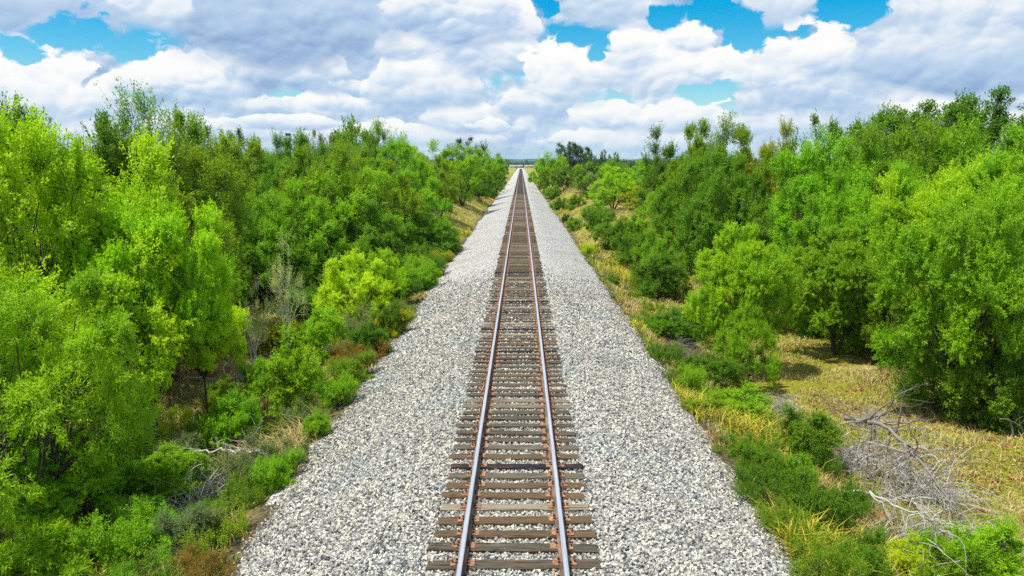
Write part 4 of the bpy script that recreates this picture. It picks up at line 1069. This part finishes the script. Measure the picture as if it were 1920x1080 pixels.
o = link('yellow_weeds', mesh('yellow_weeds', *p_[:2], YELLOW, p_[2])); tag(o, 'tall yellow grass clumps beside the gravel', 'grass', kind='stuff')
pa = []
for (px, py, hw, n) in ((350, 772, 1.3, 1500), (400, 735, 1.2, 1300), (455, 695, 1.2, 1000), (250, 880, 1.0, 800), (330, 870, .8, 500), (500, 690, .8, 500), (560, 830, .6, 400), (470, 860, .7, 500), (690, 600, .9, 500)):
    q = foot(px, py)
    x = q[0] + rng.normal(0, hw * .55, n); y = q[1] + rng.normal(0, hw * .8, n)
    k = np.abs(x) > 4.7; x, y = x[k], y[k]; n = len(x)
    pa.append(tri_clean(*blades(rng, x, y, rng.uniform(.15, .5, n), rng.uniform(.005, .011, n), np.full(n, 1.7), np.clip(rng.normal(.38, .14, n), 0, 1))))
p_ = cat_parts(pa)
o = link('flattened_dry_grass', mesh('flattened_dry_grass', *p_[:2], DRY, p_[2])); tag(o, 'flattened tan dry grass under the lime green trees', 'grass', kind='stuff')
# fallen leaves under the right trees and under the left thicket
def litter(name, n, xr, yr, dens, label):
    x, y = scatter(rng, n, xr, yr, dens)
    c = np.stack((x, y, ground(x, y) + rng.uniform(.01, .05, len(x))), 1)
    lv = leaves(rng, c, rng.normal(size=c.shape) * np.array((1, 1, .25)), rng.normal(size=c.shape) * .5 + np.array((0, 0, 1.)), .085, .05, rng.uniform(0, 1, len(x)))
    o = link(name, mesh(name, *lv[:2], LITTER, lv[2])); tag(o, label, 'leaf litter', kind='stuff')
litter('fallen_leaves', 90000, (8, 24), (14, 46), lambda x, y: np.clip((vnoise(x, y, .45, 71) - .38) * 1.8, 0, 1) * sstep(x, 8.5, 13), 'orange brown fallen leaves on the ground under the right trees')
litter('thicket_litter', 40000, (-16, -5), (9, 46), lambda x, y: np.clip((vnoise(x, y, .6, 81) - .4) * 1.8, 0, 1), 'brown fallen leaves under the left thicket')

# ------------------------------------------------------------------ dead wood
def tangle(seed, n, length, height, rad=.008, mat=DEADWOOD, wander=.35, k=9, main=0, spread=1.0, flat=1.):
    """a heap of curved bare twigs springing from a few points"""
    rng = np.random.default_rng(seed)
    src = rng.normal(0, .3, (7, 3)) * np.array((length * .6, length * .3, .1)); src[:, 2] = .05
    s = src[rng.integers(0, 7, n)] + rng.normal(0, .1, (n, 3))
    d = unit(rng.normal(size=(n, 3)) * np.array((spread, spread, .6 * flat)) + np.array((0, 0, .65 * flat)))
    P_ = np.zeros((n, k, 3)); P_[:, 0] = s
    st_ = length * rng.uniform(.35, 1.0, n) / (k - 1)
    for j in range(1, k):
        d = unit(d + rng.normal(0, wander, (n, 3)) * .6 + np.array((0, 0, -.12)))
        P_[:, j] = P_[:, j - 1] + d * st_[:, None]
        P_[:, j, 2] = np.clip(P_[:, j, 2], .02, height)
    R_ = rad * rng.uniform(.5, 1.5, (n, 1)) * np.linspace(1, .25, k)[None]
    parts = [tubes(P_, R_, 3, rng.uniform(0, 1, n))]
    # side twigs
    a = rng.integers(0, n, n * 2); j = rng.integers(2, k - 1, n * 2)
    q = np.zeros((n * 2, 5, 3)); q[:, 0] = P_[a, j]; d = unit(rng.normal(size=(n * 2, 3)) + np.array((0, 0, .2)))
    for i in range(1, 5):
        d = unit(d + rng.normal(0, .3, d.shape)); q[:, i] = q[:, i - 1] + d * length * .055
    q[..., 2] = np.clip(q[..., 2], .015, height * 1.1)
    parts.append(tubes(q, rad * .5 * np.linspace(1, .3, 5)[None] * np.ones((n * 2, 1)), 3, rng.uniform(0, 1, n * 2)))
    return mesh('dead_twigs', *(lambda z: (z[0], z[1], mat, z[2]))(cat_parts(parts)))
def branch_mesh(name, pts, r0, r1, mat=DEADWOOD, seed=0, subs=12, sub_len=.8):
    rng = np.random.default_rng(seed)
    pts = np.array(pts, float); k = 22
    tt = np.linspace(0, 1, len(pts)); t2 = np.linspace(0, 1, k)
    P_ = np.stack([np.interp(t2, tt, pts[:, i]) for i in range(3)], 1); 
    for _ in range(2): P_[1:-1] = (P_[:-2] + P_[1:-1] * 2 + P_[2:]) / 4
    P_[1:-1] += rng.normal(0, .034, (k - 2, 3))
    parts = [tubes(P_[None], np.linspace(r0, r1, k)[None], 8, np.array([.8]))]
    j = rng.integers(3, k, subs); d0 = unit(P_[-1] - P_[0])
    q = np.zeros((subs, 9, 3)); q[:, 0] = P_[j]; d = unit(rng.normal(0, .8, (subs, 3)) + d0 * .9)
    for i in range(1, 9):
        d = unit(d + rng.normal(0, .28, d.shape)); q[:, i] = q[:, i - 1] + d * sub_len / 8 * rng.uniform(.7, 1.2, (subs, 1))
    r_ = np.interp(j, (0, k - 1), (r0, r1)) * .5
    parts.append(tubes(q, r_[:, None] * np.linspace(1, .15, 9)[None], 5, rng.uniform(.4, 1, subs)))
    a = rng.integers(0, subs, subs * 4); jj = rng.integers(2, 8, subs * 4)
    w2 = np.zeros((subs * 4, 6, 3)); w2[:, 0] = q[a, jj]; d = unit(rng.normal(size=(subs * 4, 3)) + d0 * .5)
    for i in range(1, 6):
        d = unit(d + rng.normal(0, .3, d.shape)); w2[:, i] = w2[:, i - 1] + d * sub_len * .09
    parts.append(tubes(w2, .006 * np.linspace(1, .4, 6)[None] * np.ones((subs * 4, 1)), 3, rng.uniform(.3, 1, subs * 4)))
    z = cat_parts(parts)
    return mesh(name, z[0], z[1], mat, z[2], smooth=True)
def heap(name, px, py, me, label, rot=0, cat='dead brush', scale=1., zoff=0.):
    q = foot(px, py)
    o = link(name, me, None, (q[0], q[1], gz(q[0], q[1]) + zoff)); o.rotation_euler = (0, 0, rot); o.scale = (scale,) * 3
    return tag(o, label, cat)
big1 = tangle(41, 90, 3.0, 1.3, .013, wander=.36, k=12)
big2 = tangle(42, 90, 2.4, .9, .011, wander=.36, k=11)
sm = tangle(43, 240, 1.0, .55, .006, wander=.35)
dk = tangle(44, 260, 1.5, .6, .008, DARKTWIG)
# the fallen dead tree: trunk and limbs, with its twigs as a part
q0 = foot(1600, 850); q1 = foot(1800, 985)
e = link('fallen_dead_tree', None, None, (q0[0], q0[1], gz(q0[0], q0[1])))
tag(e, 'fallen grey dead tree with a tangle of bare twigs right of the gravel', 'dead tree')
dv = q1 - q0
tr_ = branch_mesh('trunk', [(-.2, .2, .95), (dv[0] * .3, dv[1] * .25, 1.25), (dv[0] * .62, dv[1] * .6, 1.0), (dv[0], dv[1], .25)], .075, .02, DARKTWIG, seed=3, subs=34, sub_len=1.7)
link('trunk', tr_, e)
for i, (a_, me_, s_) in enumerate(((.12, big1, 1.0), (.38, big1, .95), (.62, big2, 1.0), (.2, big2, 1.1))):
    o = link('twigs', me_, e, (dv[0] * a_ - (.1 if i < 3 else .5), dv[1] * a_ - (.25 if i < 3 else .9), 0)); o.rotation_euler = (0, 0, i * 1.9); o.scale = (s_, s_, s_ * 1.05)
heap('pale_twisted_branch', 1600, 975, branch_mesh('pale_twisted_branch', [(-.25, 0, .62), (.35, -.1, .66), (.8, -.35, .42), (1.35, -.5, .30), (1.9, -.8, .12)], .035, .014, seed=5, subs=12, sub_len=1.0), 'pale twisted bare branch below the fallen dead tree', cat='branch')
heap('twig_heap', 1680, 1040, big2, 'heap of grey twigs under the pale twisted branch', .6)
heap('twig_heap', 1760, 1010, big2, 'loose grey twigs at the lower end of the fallen dead tree', 2.2)
heap('twig_heap', 1462, 772, sm, 'small grey twig tangle beside the clearing', .3)
heap('twig_heap', 1630, 800, sm, 'thin whitish twigs at the edge of the clearing', 1.3)
heap('twig_heap', 1270, 672, dk, 'dark twigs and root at the right gravel edge', .9)
heap('twig_heap', 1345, 690, sm, 'grey twigs under the lower round green crown', 2.9)
heap('twig_heap', 1230, 520, sm, 'grey twigs on top of the dark sprawling bush', 0.2, scale=1.5)
heap('twig_heap', 445, 728, big2, 'fallen grey twigs below the yellow leaved tree edge', .5)
heap('twig_heap', 700, 600, sm, 'grey brown twigs behind the left gravel bushes', 1.1, scale=1.4)
heap('twig_heap', 380, 965, big2, 'tangled grey twigs left of the lower gravel', 1.9, scale=.85)
heap('twig_heap', 430, 915, dk, 'dark twigs below the pale fallen branch', .4, scale=.8)
heap('twig_heap', 300, 1000, dk, 'dark brown twigs between the bushes at lower left', 2.4, scale=.8)
heap('twig_heap', 1108, 362, dk, 'dark twig heap on the dry mound', .2, scale=3.0)
heap('twig_heap', 895, 352, dk, 'dark brush on the top of the left cutting', 1.2, scale=3.0)
qa = foot(520, 872); qb = foot(405, 905); dv = qb - qa
heap('pale_fallen_branch', 520, 878, branch_mesh('pale_fallen_branch', [(0, 0, .30), (dv[0] * .35, dv[1] * .3, .30), (dv[0] * .7, dv[1] * .8, .25), (dv[0] * 1.3, dv[1] * 1.1, .12)], .045, .014, seed=8, subs=10, sub_len=.8), 'pale thick fallen branch at the left gravel edge', cat='branch')
def stump(px, py, hgt, n, label, seed):
    rng = np.random.default_rng(seed); q = foot(px, py)
    P_ = np.zeros((n, 8, 3)); d = unit(rng.normal(0, .42, (n, 3)) + np.array((0, 0, 1.)))
    P_[:, 0, :2] = rng.normal(0, .15, (n, 2))
    for j in range(1, 8):
        d = unit(d + rng.normal(0, .14, (n, 3))); P_[:, j] = P_[:, j - 1] + d * hgt / 7 * rng.uniform(.7, 1.05, (n, 1))
    parts = [tubes(P_, .035 * np.linspace(1, .25, 8)[None] * rng.uniform(.5, 1.1, (n, 1)), 5, rng.uniform(.6, 1, n))]
    m2 = n * 5; a = rng.integers(0, n, m2); j = rng.integers(3, 8, m2)
    w2 = np.zeros((m2, 5, 3)); w2[:, 0] = P_[a, j]; d = unit(rng.normal(size=(m2, 3)) + np.array((0, 0, .6)))
    for i in range(1, 5):
        d = unit(d + rng.normal(0, .25, d.shape)); w2[:, i] = w2[:, i - 1] + d * hgt * .08
    parts.append(tubes(w2, .010 * np.linspace(1, .3, 5)[None] * np.ones((m2, 1)), 3, rng.uniform(.5, 1, m2)))
    z = cat_parts(parts)
    o = link('dead_tree', mesh('dead_tree', z[0], z[1], DEADWOOD, z[2], smooth=True), None, (q[0], q[1], gz(q[0], q[1])))
    tag(o, label, 'dead tree')
stump(1400, 478, 2.9, 6, 'bleached bare dead branches above the clearing', 1)
stump(815, 435, 2.2, 5, 'white dead stump between green bushes left of the cutting', 2)
stump(385, 395, 2.2, 5, 'pale dead branches sticking out of the dark left trees', 3)
stump(205, 842, 1.7, 3, 'thin bare stem under the lime tree', 4)
stump(1905, 815, 1.6, 3, 'grey dead stem at the right edge below the largest tree', 5)

# ------------------------------------------------------------------ far things: towers, marker, town
STEEL = simple('galvanised_steel', srgb(120, 122, 128), srgb(170, 172, 178), 3, .6)
DARKST = simple('dark_steel', srgb(40, 40, 46), srgb(70, 66, 70), 3, .6)
PINKST = simple('faded_red_steel', srgb(190, 130, 120), srgb(226, 190, 182), 1, .7)
def lattice(x, y, h, w0, w1, name, label, mats, head):
    z = gz(x, y)
    e = link(name, None, None, (x, y, z)); tag(e, label, 'tower')
    cs = [(-1, -1), (1, -1), (1, 1), (-1, 1)]
    lg = tubes([[(a * w0 / 2, b * w0 / 2, 0), (a * w1 / 2, b * w1 / 2, h)] for a, b in cs], np.full((4, 2), .13), 4)
    for i in range(4):
        one = tubes([[(cs[i][0] * w0 / 2, cs[i][1] * w0 / 2, 0), (cs[i][0] * w1 / 2, cs[i][1] * w1 / 2, h)]], [[.14, .11]], 5)
        link('leg', mesh('leg', one[0], one[1], mats[0]), e)
    P_ = []
    nb_ = max(4, int(h / (w0 * 1.6)))
    for i in range(nb_):
        for c_ in range(4):
            a, b = cs[c_], cs[(c_ + 1) % 4]
            za, zb = h * i / nb_, h * (i + 1) / nb_
            wa, wb = np.interp(za, (0, h), (w0, w1)) / 2, np.interp(zb, (0, h), (w0, w1)) / 2
            P_.append([(a[0] * wa, a[1] * wa, za), (b[0] * wb, b[1] * wb, zb)]); P_.append([(a[0] * wb, a[1] * wb, zb), (b[0] * wb, b[1] * wb, zb)])
    br = tubes(P_, np.full((len(P_), 2), .06), 3)
    link('bracing', mesh('bracing', br[0], br[1], mats[0]), e)
    if head:
        pl = cat_parts([box(-w1 * .8, w1 * .8, -w1 * .8, w1 * .8, h, h + 1.6), box(-w1, w1, -w1, w1, h + 1.61, h + 1.8)])
        link('platform', mesh('platform', pl[0], pl[1], mats[1]), e)
        an = tubes([[(-w1 * .7, 0, h + 1.8), (-w1 * .7, 0, h + 3.2)], [(w1 * .9, 0, h + 1.8), (w1 * .9, 0, h + 4)]], np.full((2, 2), .1), 4)
        link('antenna', mesh('antenna', an[0], an[1], mats[1]), e)
    else:
        an = tubes([[(0, 0, h), (0, 0, h + 3)]], np.full((1, 2), .09), 4)
        link('antenna', mesh('antenna', an[0], an[1], mats[0]), e)
q = at(539.5, 246, 620); lattice(q[0], 620, q[2] - gz(q[0], 620) - 3.4, 2.6, 1.9, 'lattice_tower', 'thin reddish lattice tower with dark top above the left trees', (PINKST, DARKST), True)
q = at(1010.5, 284, 900); lattice(q[0], 900, q[2] - gz(q[0], 900) - 3, 1.0, .8, 'radio_mast', 'thin grey mast standing right of the rails near the horizon', (STEEL, STEEL), False)

WHITE = simple('white_paint', srgb(214, 214, 208), srgb(236, 236, 230), 2, .6)
q = foot(948, 343)
e = link('marker_post', None, None, (min(q[0], -5.0), q[1], gz(min(q[0], -5.0), q[1]))); tag(e, 'small white topped marker post at the far left gravel edge', 'marker post')
a_ = box(-.10, .10, -.06, .06, -.1, .75); link('post', mesh('post', a_[0], a_[1], DARKST), e)
a_ = box(-.24, .24, -.03, .03, .76, 1.35); link('plate', mesh('plate', a_[0], a_[1], WHITE), e)
a_ = box(-.4, .4, -.3, .3, -.1, .22); link('footing', mesh('footing', a_[0], a_[1], DARKST), e)

ROOF = simple('grey_roof', srgb(120, 118, 118), srgb(160, 158, 156), 1, .8)
TAN = simple('tan_wall', srgb(188, 176, 152), srgb(212, 200, 178), 1, .8)
WIN = simple('window_glass', srgb(30, 36, 44), srgb(60, 70, 80), 1, .2, spec=.6)
def house(px, Y, w_, d, h, wall, roof, label, rise=1.6):
    q = at(px, 316, Y); x = q[0]; z = gz(x, Y)
    e = link('house', None, None, (x, Y, z)); tag(e, label, 'building')
    a = box(-w_ / 2, w_ / 2, -d / 2, d / 2, -1, h); link('wall', mesh('wall', a[0], a[1], wall), e)
    v = np.array([(-w_ / 2 - .4, -d / 2 - .4, h), (w_ / 2 + .4, -d / 2 - .4, h), (w_ / 2 + .4, d / 2 + .4, h), (-w_ / 2 - .4, d / 2 + .4, h), (-w_ / 2 - .4, 0, h + rise), (w_ / 2 + .4, 0, h + rise)]) + np.array((0, 0, .005))
    f = np.array([(0, 1, 5, 4), (2, 3, 4, 5), (0, 4, 3, 3), (1, 2, 5, 5)])
    tv = tri_clean(v, np.array([(0, 1, 5, 4), (2, 3, 4, 5)]), np.zeros(2))
    ff = np.concatenate((tv[1], [(0, 4, 3), (1, 2, 5), (0, 3, 2), (0, 2, 1)]))
    link('roof', mesh('roof', v, ff, roof), e)
    n = max(1, int(w_ / 4))
    for i in range(n):
        cx_ = -w_ / 2 + (i + .5) * w_ / n
        a = box(cx_ - .6, cx_ + .6, -d / 2 - .05, -d / 2 + .1, 1.0, 2.2); link('window', mesh('window', a[0], a[1], WIN), e)
    a = box(-.55 + w_ * .2, .55 + w_ * .2, -d / 2 - .06, -d / 2 + .1, 0, 0.95); link('door', mesh('door', a[0], a[1], WIN), e)
house(959, 1100, 5, 6, 3.0, WHITE, ROOF, 'white building leftmost of the tiny far town')
house(967, 1160, 6, 7, 3.2, TAN, ROOF, 'white and tan building just left of the rails at the horizon')
house(987, 1120, 5, 6, 3.0, WHITE, ROOF, 'white building just right of the rails at the horizon')
house(976, 1300, 6, 8, 2.4, ROOF, ROOF, 'grey roofed building closing the rails at the horizon', 2.2)
house(996, 1200, 7, 6, 3, TAN, ROOF, 'small pale building farthest right in the far town')
for i, (px, Y, h) in enumerate(((968, 1000, 9.5), (981, 1010, 7.5), (952, 1050, 8))):
    q = at(px, 316, Y)
    e = link('utility_pole', None, None, (q[0], Y, gz(q[0], Y))); tag(e, ('tallest thin utility pole in the far town', 'thin utility pole right of the rails in the far town', 'thin utility pole at the left of the far town')[i], 'utility pole')
    a = tubes([[(0, 0, -.5), (0, 0, h)]], [[.18, .12]], 6); link('pole', mesh('pole', a[0], a[1], DARKST), e)
    a = box(-1.1, 1.1, -.08, .08, h - .8, h - .6); link('crossarm', mesh('crossarm', a[0], a[1], DARKST), e)

# ------------------------------------------------------------------ air
mz, t, out = material('thin_haze')
pv = t.n('ShaderNodeVolumePrincipled')
pv.inputs['Color'].default_value = (.50, .80, 1.0, 1); pv.inputs['Density'].default_value = .00008
pv.inputs['Anisotropy'].default_value = .2
t.t.links.new(pv.outputs[0], out.inputs[1])
a = box(-9600, 9600, -460, 9800, -14, 62)
o = link('haze', mesh('haze', a[0], a[1], mz)); tag(o, 'thin bluish haze over the far end of the line', 'haze', kind='stuff')
